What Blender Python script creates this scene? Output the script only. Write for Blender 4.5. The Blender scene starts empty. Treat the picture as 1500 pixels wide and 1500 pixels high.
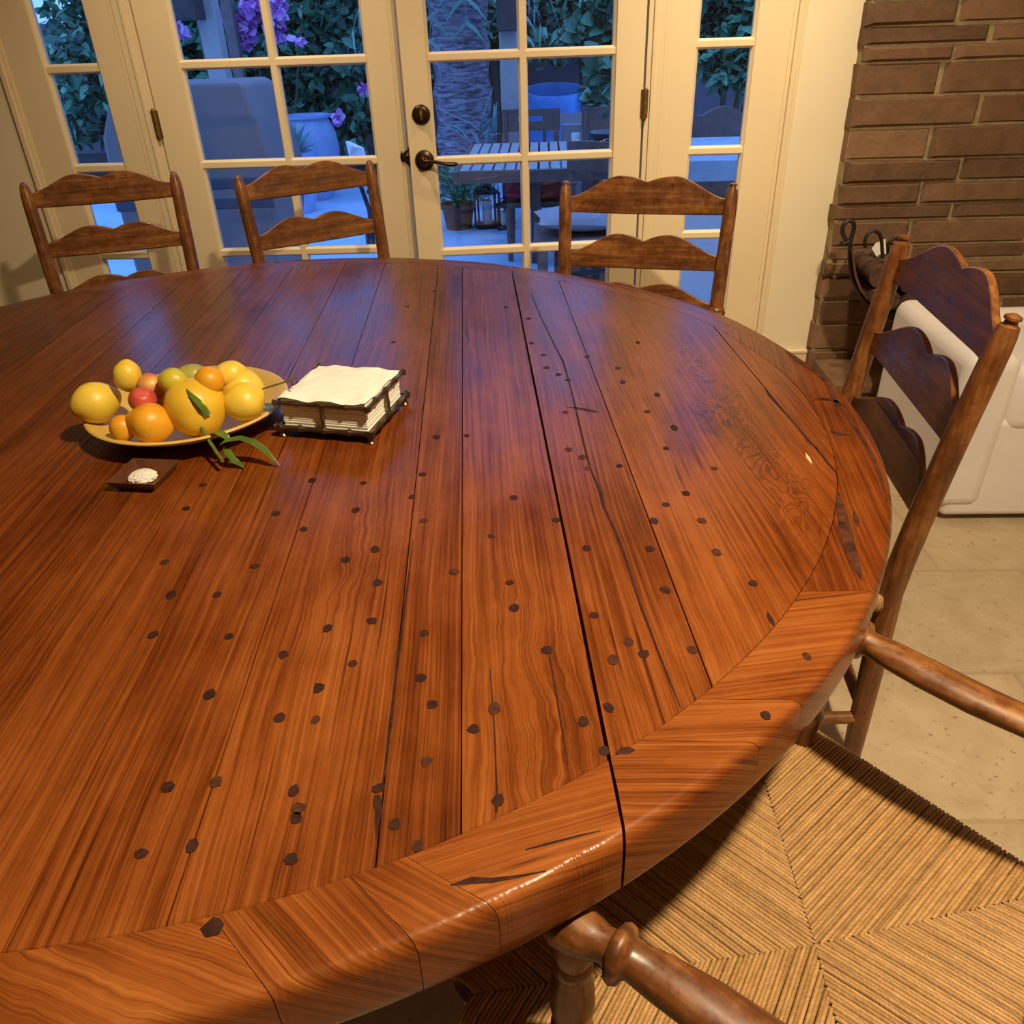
import bpy, bmesh, math, random
from mathutils import Vector, Matrix
random.seed(7)
C = bpy.context.scene.collection
PI = math.pi
V = Vector

# ------------------------------------------------------------------ camera
F_PX = 1165.0; PITCH = 0.54836; ROLL = 0.03605; YAW = -0.0513; H = 1.33
_f = V((math.sin(YAW)*math.cos(PITCH), math.cos(YAW)*math.cos(PITCH), -math.sin(PITCH)))
_r = V((math.cos(YAW), -math.sin(YAW), 0.0)); _d = -_r.cross(_f)
CR = math.cos(ROLL)*_r + math.sin(ROLL)*_d
CD = -math.sin(ROLL)*_r + math.cos(ROLL)*_d
CF = _f
CAM = V((0, 0, H))
def ray(px, py): return CR*((px-750)/F_PX) + CD*((py-750)/F_PX) + CF
def at(px, py, Y):            # photograph point -> point at distance Y into the room
    d = ray(px, py); return CAM + d*(Y/d.y)
def atz(px, py, z):           # photograph point -> point at height z
    d = ray(px, py); return CAM + d*((z-H)/d.z)
cam = bpy.data.objects.new('camera', bpy.data.cameras.new('camera'))
cam.data.sensor_width = 36; cam.data.lens = 36*F_PX/1500; cam.data.clip_start = 0.02; cam.data.clip_end = 200
M3 = Matrix((CR, -CD, -CF)).transposed()
cam.matrix_world = Matrix.Translation(CAM) @ M3.to_4x4()
C.objects.link(cam); bpy.context.scene.camera = cam

# ------------------------------------------------------------------ materials
def mat(name):
    m = bpy.data.materials.new(name); m.use_nodes = True
    nt = m.node_tree; b = nt.nodes['Principled BSDF']
    return m, nt, b
def lk(nt, a, b): nt.links.new(a, b)
def node(nt, t, **kw):
    n = nt.nodes.new(t)
    for k, v in kw.items(): setattr(n, k, v)
    return n
def math_n(nt, op, a, b=None, clamp=False):
    n = node(nt, 'ShaderNodeMath', operation=op); n.use_clamp = clamp
    for i, x in enumerate((a, b)):
        if x is None: continue
        if isinstance(x, (int, float)): n.inputs[i].default_value = x
        else: lk(nt, x, n.inputs[i])
    return n.outputs[0]
def ramp(nt, fac, stops):
    n = node(nt, 'ShaderNodeValToRGB'); e = n.color_ramp.elements
    while len(e) < len(stops): e.new(0.5)
    for el, (p, c) in zip(e, stops):
        el.position = p; el.color = (*c, 1) if len(c) == 3 else c
    lk(nt, fac, n.inputs[0]); return n.outputs[0]
def mixc(nt, fac, a, b, bt='MIX'):
    n = node(nt, 'ShaderNodeMix', data_type='RGBA', blend_type=bt)
    for s, x in ((0, fac), (6, a), (7, b)):
        if isinstance(x, (int, float)): n.inputs[s].default_value = x
        elif isinstance(x, tuple): n.inputs[s].default_value = (*x, 1)
        else: lk(nt, x, n.inputs[s])
    return n.outputs[2]
def noise(nt, vec, scale, detail=3, rough=.55, dist=0.0):
    n = node(nt, 'ShaderNodeTexNoise'); n.inputs['Scale'].default_value = scale
    n.inputs['Detail'].default_value = detail; n.inputs['Roughness'].default_value = rough
    n.inputs['Distortion'].default_value = dist
    if vec is not None: lk(nt, vec, n.inputs['Vector'])
    return n.outputs['Fac']
def mapping(nt, vec, scale=(1, 1, 1), loc=(0, 0, 0)):
    n = node(nt, 'ShaderNodeMapping'); n.inputs['Scale'].default_value = scale; n.inputs['Location'].default_value = loc
    lk(nt, vec, n.inputs['Vector']); return n.outputs[0]
def bump(nt, b, h, strength=.3, dist=.002):
    n = node(nt, 'ShaderNodeBump'); n.inputs['Strength'].default_value = strength; n.inputs['Distance'].default_value = dist
    lk(nt, h, n.inputs['Height']); lk(nt, n.outputs[0], b.inputs['Normal'])

def simple(name, col, rough=.5, metal=0.0, spec=.5, var=.12, vscale=12.0, bmp=0.0, bscale=60.0, bdist=.002):
    m, nt, b = mat(name)
    tc = node(nt, 'ShaderNodeTexCoord').outputs['Object']
    n = noise(nt, tc, vscale, 4)
    c0 = tuple(max(0, x*(1-var)) for x in col); c1 = tuple(min(1, x*(1+var)) for x in col)
    lk(nt, ramp(nt, n, [(.3, c0), (.7, c1)]), b.inputs['Base Color'])
    b.inputs['Roughness'].default_value = rough; b.inputs['Metallic'].default_value = metal
    b.inputs['Specular IOR Level'].default_value = spec
    if bmp: bump(nt, b, noise(nt, tc, bscale, 4), bmp, bdist)
    return m

SWA, SWB = .413, 0.0
def table_wood():
    m, nt, b = mat('table_pine')
    uv = node(nt, 'ShaderNodeUVMap', uv_map='grain').outputs[0]
    tone = node(nt, 'ShaderNodeAttribute', attribute_name='tone').outputs['Fac']
    # per-board offset so that no two boards share their figure
    off = node(nt, 'ShaderNodeCombineXYZ'); lk(nt, math_n(nt, 'MULTIPLY', tone, 31.0), off.inputs[0]); lk(nt, math_n(nt, 'MULTIPLY', tone, 17.0), off.inputs[1]); lk(nt, math_n(nt,'MULTIPLY',tone,9.0), off.inputs[2])
    add = node(nt, 'ShaderNodeVectorMath', operation='ADD'); lk(nt, uv, add.inputs[0]); lk(nt, off.outputs[0], add.inputs[1])
    vec = add.outputs[0]
    # wander of the grain: mostly straight, swirling only here and there
    wob = noise(nt, mapping(nt, vec, (1.1, 4, 1)), 1.0, 2)
    wob2 = noise(nt, mapping(nt, vec, (9, 14, 1)), 1.0, 3)
    sw = ramp(nt, noise(nt, mapping(nt, vec, (1.3, 3.5, 1), (5.2, 1.7, 0)), 1.0, 2), [(.56, (.05,)*3), (.70, (1, 1, 1))])
    wv = math_n(nt, 'ADD', math_n(nt, 'MULTIPLY', math_n(nt, 'SUBTRACT', wob, .5), .045), math_n(nt, 'MULTIPLY', math_n(nt, 'MULTIPLY', math_n(nt, 'SUBTRACT', wob2, .5), sw), .045))
    sx = node(nt, 'ShaderNodeSeparateXYZ'); lk(nt, vec, sx.inputs[0])
    cx = node(nt, 'ShaderNodeCombineXYZ'); lk(nt, sx.outputs[0], cx.inputs[0]); lk(nt, math_n(nt, 'ADD', sx.outputs[1], wv), cx.inputs[1]); lk(nt, sx.outputs[2], cx.inputs[2])
    g = cx.outputs[0]
    fine = noise(nt, mapping(nt, g, (7, 620, 1)), 1.0, 3, .65)
    mid = noise(nt, mapping(nt, g, (2.4, 210, 1)), 1.0, 3, .6)
    wide = noise(nt, mapping(nt, g, (1.1, 26, 1)), 1.0, 3, .6)
    blot = noise(nt, mapping(nt, vec, (4, 7, 1), (3.3, 8.1, 0)), 1.0, 5, .65)
    k = math_n(nt, 'ADD', math_n(nt, 'ADD', math_n(nt, 'MULTIPLY', fine, .34), math_n(nt, 'MULTIPLY', mid, .42)), math_n(nt, 'ADD', math_n(nt, 'MULTIPLY', wide, .22), math_n(nt, 'MULTIPLY', blot, .42)))
    k = math_n(nt, 'ADD', math_n(nt, 'MULTIPLY', k, .714), math_n(nt, 'MULTIPLY', math_n(nt, 'SUBTRACT', tone, .5), .13))
    col = ramp(nt, k, [(.36, (.08, .027, .010)), (.45, (.215, .084, .024)), (.54, (.395, .187, .059)), (.67, (.62, .36, .14))])
    # a swirling figure that runs across the wide boards of the leaf
    su = node(nt, 'ShaderNodeSeparateXYZ'); lk(nt, uv, su.inputs[0])
    dn = math_n(nt, 'SUBTRACT', su.outputs[1], math_n(nt, 'ADD', math_n(nt, 'MULTIPLY', su.outputs[0], SWB), SWA))
    dn = math_n(nt, 'ADD', dn, math_n(nt, 'MULTIPLY', math_n(nt, 'SUBTRACT', noise(nt, mapping(nt, uv, (7, 9, 1)), 1.0, 2), .5), .10))
    msk = math_n(nt, 'SUBTRACT', 1.0, math_n(nt, 'MULTIPLY', math_n(nt, 'ABSOLUTE', dn), 22.0), True)
    msk = math_n(nt, 'MULTIPLY', msk, math_n(nt, 'MULTIPLY', math_n(nt, 'GREATER_THAN', su.outputs[1], .24), math_n(nt, 'LESS_THAN', su.outputs[1], .54)))
    msk = math_n(nt, 'MULTIPLY', msk, math_n(nt, 'SUBTRACT', 1.0, math_n(nt, 'MULTIPLY', math_n(nt, 'ABSOLUTE', math_n(nt, 'SUBTRACT', su.outputs[0], 1.22)), 2.2), True))
    ring = math_n(nt, 'SINE', math_n(nt, 'MULTIPLY', noise(nt, mapping(nt, uv, (6, 15, 1)), 1.0, 3, .55, .6), 95.0))
    rm = ramp(nt, ring, [(.35, (0, 0, 0)), (.8, (1, 1, 1))])
    col = mixc(nt, math_n(nt, 'MULTIPLY', math_n(nt, 'MULTIPLY', rm, math_n(nt, 'POWER', msk, .5)), .95), col, (.10, .022, .008))
    # dark drying cracks along the grain
    cr = noise(nt, mapping(nt, g, (1.5, 95, 1), (7.7, 3.1, 0)), 1.0, 2, .5)
    crm = ramp(nt, cr, [(.655, (0, 0, 0)), (.69, (1, 1, 1))])
    gate = ramp(nt, noise(nt, mapping(nt, vec, (4, 7, 1), (1.1, 2.2, 0)), 1.0, 2), [(.47, (0, 0, 0)), (.6, (1, 1, 1))])
    cm = math_n(nt, 'MULTIPLY', crm, gate)
    col = mixc(nt, math_n(nt, 'MULTIPLY', cm, .75), col, (.035, .010, .005))
    lk(nt, col, b.inputs['Base Color'])
    b.inputs['Roughness'].default_value = .5; b.inputs['Specular IOR Level'].default_value = .15
    # old amber varnish: darkens and reddens the wood where one looks across it
    b.inputs['Coat Weight'].default_value = 1.0; b.inputs['Coat IOR'].default_value = 1.245
    b.inputs['Coat Tint'].default_value = (.62, .40, .26, 1)
    lk(nt, ramp(nt, blot, [(.3, (.17,)*3), (.75, (.32,)*3)]), b.inputs['Coat Roughness'])
    hgt = math_n(nt, 'SUBTRACT', math_n(nt, 'ADD', math_n(nt, 'MULTIPLY', fine, .5), math_n(nt, 'MULTIPLY', wide, 1.0)), math_n(nt, 'MULTIPLY', cm, 1.0))
    bump(nt, b, hgt, .18, .0012)
    bn = [x for x in nt.nodes if x.type == 'BUMP'][0]; b2 = node(nt, 'ShaderNodeBump'); b2.inputs['Strength'].default_value = .10; b2.inputs['Distance'].default_value = .001
    lk(nt, hgt, b2.inputs['Height']); lk(nt, b2.outputs[0], b.inputs['Coat Normal'])
    return m
def chair_wood(name, axis, c=((.055, .017, .006), (.17, .058, .014), (.33, .13, .03)), rough=.3):
    m, nt, b = mat(name)
    tc = node(nt, 'ShaderNodeTexCoord').outputs['Object']
    sc = [70, 70, 70]; sc[axis] = 4
    g = noise(nt, mapping(nt, tc, tuple(sc)), 1.0, 4, .6)
    bl = noise(nt, tc, 9.0, 3)
    bl2 = noise(nt, tc, 38.0, 4, .7)
    k = math_n(nt, 'ADD', math_n(nt, 'MULTIPLY', g, .5), math_n(nt, 'ADD', math_n(nt, 'MULTIPLY', bl, .3), math_n(nt, 'MULTIPLY', bl2, .25)))
    lk(nt, ramp(nt, k, [(.38, c[0]), (.53, c[1]), (.66, c[2])]), b.inputs['Base Color'])
    lk(nt, ramp(nt, bl2, [(.35, (rough-.06,)*3), (.7, (rough+.22,)*3)]), b.inputs['Roughness'])
    bump(nt, b, g, .15, .001)
    return m
def straw_mat():
    m, nt, b = mat('rush_straw')
    uv = node(nt, 'ShaderNodeUVMap', uv_map='grain').outputs[0]
    tone = node(nt, 'ShaderNodeAttribute', attribute_name='tone').outputs['Fac']
    off = node(nt, 'ShaderNodeCombineXYZ'); lk(nt, math_n(nt, 'MULTIPLY', tone, 50.0), off.inputs[0])
    add = node(nt, 'ShaderNodeVectorMath', operation='ADD'); lk(nt, uv, add.inputs[0]); lk(nt, off.outputs[0], add.inputs[1])
    # twist of the cord: slanted stripes
    st = noise(nt, mapping(nt, add.outputs[0], (120, 380, 1)), 1.0, 2)
    bl = noise(nt, mapping(nt, add.outputs[0], (14, 30, 1)), 1.0, 3)
    k = math_n(nt, 'ADD', math_n(nt, 'ADD', math_n(nt, 'MULTIPLY', st, .35), math_n(nt, 'MULTIPLY', bl, .35)), math_n(nt, 'MULTIPLY', tone, .13))
    lk(nt, ramp(nt, k, [(.22, (.17, .082, .026)), (.42, (.36, .20, .070)), (.62, (.54, .335, .135))]), b.inputs['Base Color'])
    b.inputs['Roughness'].default_value = .55
    bump(nt, b, st, .5, .001)
    return m
def brick_mat():
    m, nt, b = mat('slump_brick')
    tc = node(nt, 'ShaderNodeTexCoord').outputs['Object']
    tone = node(nt, 'ShaderNodeAttribute', attribute_name='tone').outputs['Fac']
    n = noise(nt, tc, 14, 5, .65); n2 = noise(nt, tc, 80, 4, .6)
    k = math_n(nt, 'ADD', math_n(nt, 'MULTIPLY', n, .5), math_n(nt, 'ADD', math_n(nt, 'MULTIPLY', tone, .3), math_n(nt, 'MULTIPLY', n2, .2)))
    lk(nt, ramp(nt, k, [(.25, (.085, .045, .023)), (.5, (.175, .092, .048)), (.75, (.27, .155, .085))]), b.inputs['Base Color'])
    b.inputs['Roughness'].default_value = .85
    bump(nt, b, math_n(nt, 'ADD', n, math_n(nt, 'MULTIPLY', n2, .4)), .6, .006)
    return m
def floor_mat():
    m, nt, b = mat('travertine_floor')
    tc = node(nt, 'ShaderNodeTexCoord').outputs['Object']
    br = node(nt, 'ShaderNodeTexBrick'); lk(nt, mapping(nt, tc, (1, 1, 1), (.13, .21, 0)), br.inputs['Vector'])
    br.inputs['Scale'].default_value = 1.0; br.inputs['Brick Width'].default_value = .61; br.inputs['Row Height'].default_value = .41
    br.inputs['Mortar Size'].default_value = .006
    br.inputs['Color1'].default_value = (.54, .43, .285, 1); br.inputs['Color2'].default_value = (.46, .36, .235, 1); br.inputs['Mortar'].default_value = (.40, .31, .20, 1)
    n = noise(nt, tc, 9, 6, .65, .6); p = noise(nt, tc, 60, 3, .6)
    c = mixc(nt, ramp(nt, n, [(.35, (0, 0, 0)), (.7, (.7, .7, .7))]), br.outputs[0], (.36, .26, .15))
    c = mixc(nt, ramp(nt, p, [(.62, (0, 0, 0)), (.7, (.8, .8, .8))]), c, (.22, .15, .08))
    lk(nt, c, b.inputs['Base Color']); b.inputs['Roughness'].default_value = .45
    bump(nt, b, p, .2, .002)
    return m
def glass_mat(name='window_glass', tint=(1, 1, 1)):
    m = bpy.data.materials.new(name); m.use_nodes = True; nt = m.node_tree; nt.nodes.clear()
    o = node(nt, 'ShaderNodeOutputMaterial'); mx = node(nt, 'ShaderNodeMixShader')
    t = node(nt, 'ShaderNodeBsdfTransparent'); t.inputs[0].default_value = (*tint, 1)
    g = node(nt, 'ShaderNodeBsdfGlossy'); g.inputs['Roughness'].default_value = .02
    fr = node(nt, 'ShaderNodeFresnel'); fr.inputs[0].default_value = 1.5
    lk(nt, math_n(nt, 'MULTIPLY', fr.outputs[0], .9), mx.inputs[0]); lk(nt, t.outputs[0], mx.inputs[1]); lk(nt, g.outputs[0], mx.inputs[2]); lk(nt, mx.outputs[0], o.inputs[0])
    return m
def leaf_mat(name, cols, rough=.45):
    m, nt, b = mat(name)
    tone = node(nt, 'ShaderNodeAttribute', attribute_name='tone').outputs['Fac']
    lk(nt, ramp(nt, tone, [(0, cols[0]), (.6, cols[1]), (1, cols[2])]), b.inputs['Base Color'])
    b.inputs['Roughness'].default_value = rough
    return m
def fruit_mat(name, c0, c1, c2, bs=90, bm=.25, sc=11.0):
    m, nt, b = mat(name)
    tc = node(nt, 'ShaderNodeTexCoord').outputs['Object']
    n = noise(nt, tc, sc, 3); dots = noise(nt, tc, bs*3.0, 2)
    lk(nt, ramp(nt, n, [(.32, c0), (.5, c1), (.68, c2)]), b.inputs['Base Color'])
    b.inputs['Roughness'].default_value = .38; b.inputs['Subsurface Weight'].default_value = .08; b.inputs['Subsurface Radius'].default_value = (.01, .006, .002)
    bump(nt, b, dots, bm, .0015)
    return m

MT = table_wood()
MWz = chair_wood('stained_wood_upright', 2); MWx = chair_wood('stained_wood_cross', 0); MWy = chair_wood('stained_wood_arm', 1, ((.035, .010, .004), (.13, .044, .010), (.30, .12, .025)), .36)
MDK = simple('dark_peg_wood', (.034, .012, .008), .6, spec=.15, var=.4, vscale=90)
MDK2 = simple('brown_peg_wood', (.060, .020, .010), .6, spec=.15, var=.45, vscale=160)
MSTRAW = straw_mat(); MBRICK = brick_mat(); MFLOOR = floor_mat(); MGLASS = glass_mat()
MPAINT = simple('cream_paint', (.78, .64, .42), .42, var=.03, vscale=3)
MPLAST = simple('cream_plaster', (.80, .70, .51), .8, var=.03, vscale=5, bmp=.15, bscale=18, bdist=.004)
MDIMW = simple('umber_wall', (.20, .14, .09), .85, var=.05)  # for unseen walls, kept dark to weaken pane reflections and bounced light
MCEIL = simple('white_ceiling', (.80, .74, .62), .9, var=.02)
MMORT = simple('brick_mortar', (.32, .25, .14), .95, var=.25, vscale=40, bmp=.6, bscale=70, bdist=.004)
MBRZ = simple('oiled_bronze', (.065, .035, .022), .32, .85, var=.3, vscale=50)
MBRASS = simple('aged_brass', (.24, .14, .045), .42, .8, var=.35, vscale=60)
MPEWT = simple('pewter_bamboo', (.16, .12, .075), .33, .9, var=.35, vscale=45)
MNAP = simple('white_paper', (.90, .88, .80), .8, var=.02, vscale=40)
MPLATE = simple('yellow_glaze', (.64, .43, .10), .38, var=.08, vscale=20)
MIRON = simple('black_iron', (.035, .03, .025), .5, .6, var=.3)
MCOPR = simple('brown_leather', (.09, .034, .018), .45, var=.45, vscale=14)
MBARK = simple('dark_bark', (.065, .028, .016), .85, var=.5, vscale=22, bmp=.6, bscale=60, bdist=.006)
MWHT = simple('white_slipcover', (.72, .68, .68), .9, var=.04, vscale=8, bmp=.15, bscale=300, bdist=.001)
MDARKW = simple('dark_dish_wood', (.10, .035, .016), .35, var=.35, vscale=30)
MSALT = simple('flake_salt', (.86, .84, .78), .7, var=.05, vscale=300, bmp=.8, bscale=350, bdist=.004)
MSTEM = simple('green_stem', (.12, .16, .03), .5, var=.3, vscale=60)
MTWIG = simple('dry_twig', (.10, .07, .035), .7, var=.3, vscale=60)
MLEAFF = simple('lemon_leaf', (.07, .13, .012), .33, var=.4, vscale=25)
MLEMON = fruit_mat('lemon_peel', (.66, .44, .03), (.76, .54, .045), (.80, .60, .08))
MBIGL = fruit_mat('rough_lemon_peel', (.62, .38, .025), (.72, .46, .035), (.78, .54, .07))
MORNG = fruit_mat('orange_peel', (.66, .25, .01), (.74, .33, .015), (.78, .42, .03))
MLIME = fruit_mat('lime_peel', (.30, .30, .02), (.46, .42, .03), (.62, .50, .04))
MPEACH = fruit_mat('peach_skin', (.50, .06, .03), (.62, .20, .06), (.72, .46, .12), bm=.05, sc=20.0)
MRED = fruit_mat('red_apricot_skin', (.45, .05, .04), (.58, .09, .06), (.66, .20, .10), bm=.05)
MMANG = fruit_mat('green_fruit_skin', (.25, .27, .05), (.36, .36, .07), (.55, .42, .08), bm=.05)
# outdoors
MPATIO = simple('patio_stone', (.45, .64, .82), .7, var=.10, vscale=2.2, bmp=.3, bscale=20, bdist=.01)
MCOLM = simple('pale_stucco', (.40, .35, .31), .85, var=.05)
MWPOST = simple('weathered_brown_post', (.20, .13, .11), .8, var=.2)
MBRKT = simple('dark_bracket_wood', (.055, .036, .03), .6, var=.3)
MCOVER = simple('grey_grill_cover', (.20, .155, .155), .6, var=.12, vscale=3.0)
MCOVD = simple('dark_cover_strap', (.06, .06, .085), .6, var=.2)
MSOIL = simple('dark_soil', (.03, .025, .022), .95, var=.3)
MGWALL = simple('garden_block_wall', (.15, .13, .14), .9, var=.15, vscale=4)
MURN = simple('pale_blue_glaze', (.34, .42, .62), .3, var=.15, vscale=5)
MTUB = simple('blue_glaze', (.13, .33, .70), .25, var=.18, vscale=5)
MAGAVE = simple('agave_leaf', (.26, .42, .40), .5, var=.2, vscale=12)
MTEAK = simple('grey_teak', (.15, .095, .075), .7, var=.2, vscale=14)
MTEAKL = simple('pale_teak', (.37, .34, .33), .7, var=.15, vscale=14)
MCANV = simple('grey_canvas', (.34, .29, .28), .9, var=.06)
MCANW = simple('white_canvas', (.80, .78, .78), .85, var=.04)
MREDC = simple('red_cushion_cloth', (.42, .045, .055), .9, var=.2, vscale=20)
MPILL = simple('pale_pillow_cloth', (.42, .34, .34), .9, var=.06)
MTERR = simple('terracotta', (.20, .075, .045), .8, var=.15)
MLANT = simple('lantern_black_metal', (.03, .03, .035), .45, .5)
MCAND = simple('candle_wax', (.80, .78, .74), .6, var=.03)
MBOWL = simple('dark_bowl_glaze', (.025, .025, .03), .25)
MSLAB = simple('counter_stone', (.42, .47, .55), .5, var=.2, vscale=6)
MBLOCK = simple('white_block', (.66, .62, .62), .9, var=.04)
MTRUNK, _nt, _b = mat('palm_trunk_bark')
_tc = node(_nt, 'ShaderNodeTexCoord').outputs['Object']
_n = noise(_nt, mapping(_nt, _tc, (9, 9, 42)), 1.0, 4, .6)
lk(_nt, ramp(_nt, _n, [(.35, (.06, .04, .045)), (.52, (.26, .20, .22)), (.7, (.50, .44, .46))]), _b.inputs['Base Color']); bump(_nt, _b, _n, 1.0, .03)
MHEDGE = leaf_mat('ivy_leaf', ((.015, .05, .03), (.07, .22, .11), (.20, .46, .24)))
MVINE = leaf_mat('vine_leaf', ((.03, .10, .05), (.13, .34, .17), (.45, .70, .45)))
MFROND = leaf_mat('frond_leaf', ((.03, .07, .05), (.10, .21, .15), (.22, .38, .28)))
MFLOW = leaf_mat('bougainvillea_bract', ((.62, .18, .55), (.85, .38, .78), (.95, .62, .90)))
MSUCC = leaf_mat('bushy_green_leaf', ((.02, .09, .03), (.06, .24, .08), (.20, .48, .20)))

# ------------------------------------------------------------------ mesh helpers
class MB:
    def __init__(s): s.v = []; s.f = []; s.uv = []; s.t = []; s.mi = []
    def add(s, vs, fs, M=None, uvs=None, tone=0.5, mi=0):
        o = len(s.v)
        for i, p in enumerate(vs):
            p = V(p); s.v.append(tuple(M @ p) if M is not None else tuple(p))
            s.uv.append(uvs[i] if uvs else (p.x, p.y))
        for f in fs: s.f.append(tuple(o+i for i in f)); s.t.append(tone); s.mi.append(mi)
        return s
    def box(s, x0, x1, y0, y1, z0, z1, M=None, tone=.5, mi=0):
        vs = [(x, y, z) for z in (z0, z1) for y in (y0, y1) for x in (x0, x1)]
        fs = [(0, 2, 3, 1), (4, 5, 7, 6), (0, 1, 5, 4), (2, 6, 7, 3), (0, 4, 6, 2), (1, 3, 7, 5)]
        return s.add(vs, fs, M, None, tone, mi)
    def lathe(s, prof, n=24, M=None, tone=.5, sx=1.0, sy=1.0, cap=True, mi=0):
        vs = []; fs = []
        for r, z in prof:
            for k in range(n):
                a = 2*PI*k/n; vs.append((r*math.cos(a)*sx, r*math.sin(a)*sy, z))
        m = len(prof)
        for i in range(m-1):
            for k in range(n):
                fs.append((i*n+k, i*n+(k+1) % n, (i+1)*n+(k+1) % n, (i+1)*n+k))
        if cap:
            fs.append(tuple(range(n-1, -1, -1))); fs.append(tuple((m-1)*n+k for k in range(n)))
        return s.add(vs, fs, M, None, tone, mi)
    def tube(s, pts, r, n=10, M=None, tone=.5, flat=1.0, up=None, cap=True, mi=0):
        pts = [V(p) for p in pts]; rr = r if isinstance(r, (list, tuple)) else [r]*len(pts)
        vs = []; fs = []; last = None
        for i, p in enumerate(pts):
            t = (pts[min(i+1, len(pts)-1)]-pts[max(i-1, 0)]).normalized()
            u = V(up) if up else V((0, 0, 1))
            if abs(t.dot(u)) > .95: u = V((1, 0, 0)) if not up else V((0, 1, 0))
            a = t.cross(u).normalized(); b = a.cross(t).normalized()
            w = rr[i]; wa, wb = (w if isinstance(w, tuple) else (w, w*flat))
            for k in range(n):
                an = 2*PI*k/n; vs.append(p + a*(wa*math.cos(an)) + b*(wb*math.sin(an)))
        m = len(pts)
        for i in range(m-1):
            for k in range(n): fs.append((i*n+k, i*n+(k+1) % n, (i+1)*n+(k+1) % n, (i+1)*n+k))
        if cap: fs.append(tuple(range(n-1, -1, -1))); fs.append(tuple((m-1)*n+k for k in range(n)))
        return s.add(vs, fs, M, None, tone, mi)
    def prism(s, outline, y0, y1, M=None, bend=None, tone=.5):   # outline in x,z extruded along y; bend(x) shifts y
        n = len(outline); b = bend or (lambda x: 0.0)
        vs = [(x, y0+b(x), z) for x, z in outline] + [(x, y1+b(x), z) for x, z in outline]
        fs = [tuple(range(n-1, -1, -1)), tuple(range(n, 2*n))] + [(i, (i+1) % n, n+(i+1) % n, n+i) for i in range(n)]
        return s.add(vs, fs, M, None, tone)
    def build(s, name, m, parent=None, smooth=True, bevel=0.0, sharp=40):
        me = bpy.data.meshes.new(name); me.from_pydata(s.v, [], s.f)
        for mm in (m if isinstance(m, (list, tuple)) else [m]): me.materials.append(mm)
        for p, k in zip(me.polygons, s.mi): p.material_index = k
        uvl = me.uv_layers.new(name='grain')
        for l in me.loops: uvl.data[l.index].uv = s.uv[l.vertex_index]
        at_ = me.attributes.new('tone', 'FLOAT', 'FACE')
        for i, t in enumerate(s.t): at_.data[i].value = t
        bm = bmesh.new(); bm.from_mesh(me); bmesh.ops.recalc_face_normals(bm, faces=bm.faces); bm.to_mesh(me); bm.free()
        if smooth:
            for p in me.polygons: p.use_smooth = True
            me.set_sharp_from_angle(angle=math.radians(sharp))
        o = bpy.data.objects.new(name, me); C.objects.link(o)
        if parent: o.parent = parent
        if bevel:
            bv = o.modifiers.new('bevel', 'BEVEL'); bv.width = bevel; bv.segments = 2; bv.limit_method = 'ANGLE'
        return o
def tag(o, label, cat, group=None, kind=None):
    if label: o['label'] = label
    if cat: o['category'] = cat
    if group: o['group'] = group
    if kind: o['kind'] = kind
    return o
def thing(name, label, cat, loc=(0, 0, 0), rz=0.0, group=None):
    o = bpy.data.objects.new(name, None); o.empty_display_size = .1; C.objects.link(o)
    o.location = loc; o.rotation_euler = (0, 0, rz)
    return tag(o, label, cat, group)
def T(x, y, z): return Matrix.Translation((x, y, z))
def RZ(a): return Matrix.Rotation(a, 4, 'Z')
def align(p, q):               # frame whose z runs from p to q
    p, q = V(p), V(q); z = (q-p).normalized()
    x = V((0, 1, 0)).cross(z)
    if x.length < .1: x = V((1, 0, 0)).cross(z)
    x.normalize(); y = z.cross(x)
    return Matrix.Translation(p) @ Matrix((x, y, z)).transposed().to_4x4()
def struct(o): o['kind'] = 'structure'; return o

# ------------------------------------------------------------------ room shell
D = 3.05
FX0, FX1, FY0 = -3.4, 3.0, -2.6
mb = MB(); mb.box(FX0, FX1, FY0, D+.12, -.2, 0); struct(mb.build('floor', MFLOOR, smooth=False))
mb = MB(); mb.box(FX0, FX1, FY0, D+.12, 2.65, 2.75); struct(mb.build('ceiling', MCEIL, smooth=False))
mb = MB()
mb.box(.825, FX1, D, D+.16, 0, 2.65); mb.box(FX0, -1.835, D, D+.16, 0, 2.65); mb.box(-1.835, .825, D, D+.16, 2.12, 2.65)
struct(mb.build('wall_back', MPLAST, smooth=False))
mb = MB(); mb.box(FX0-.12, FX0, FY0, D+.16, 0, 2.65); struct(mb.build('wall_left', MDIMW, smooth=False))
mb = MB(); mb.box(FX1, FX1+.12, FY0, D+.16, 0, 2.65); struct(mb.build('wall_right', MPLAST, smooth=False))
mb = MB(); mb.box(FX0, FX1, FY0-.12, FY0, 0, 2.65); struct(mb.build('wall_front', MDIMW, smooth=False))
mb = MB(); mb.box(.85, 1.035, D-.014, D, 0, .195); mb.box(.85, 1.035, D-.018, D, .195, .207)
struct(mb.build('baseboard_right', MPAINT, smooth=False, bevel=.003))
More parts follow.
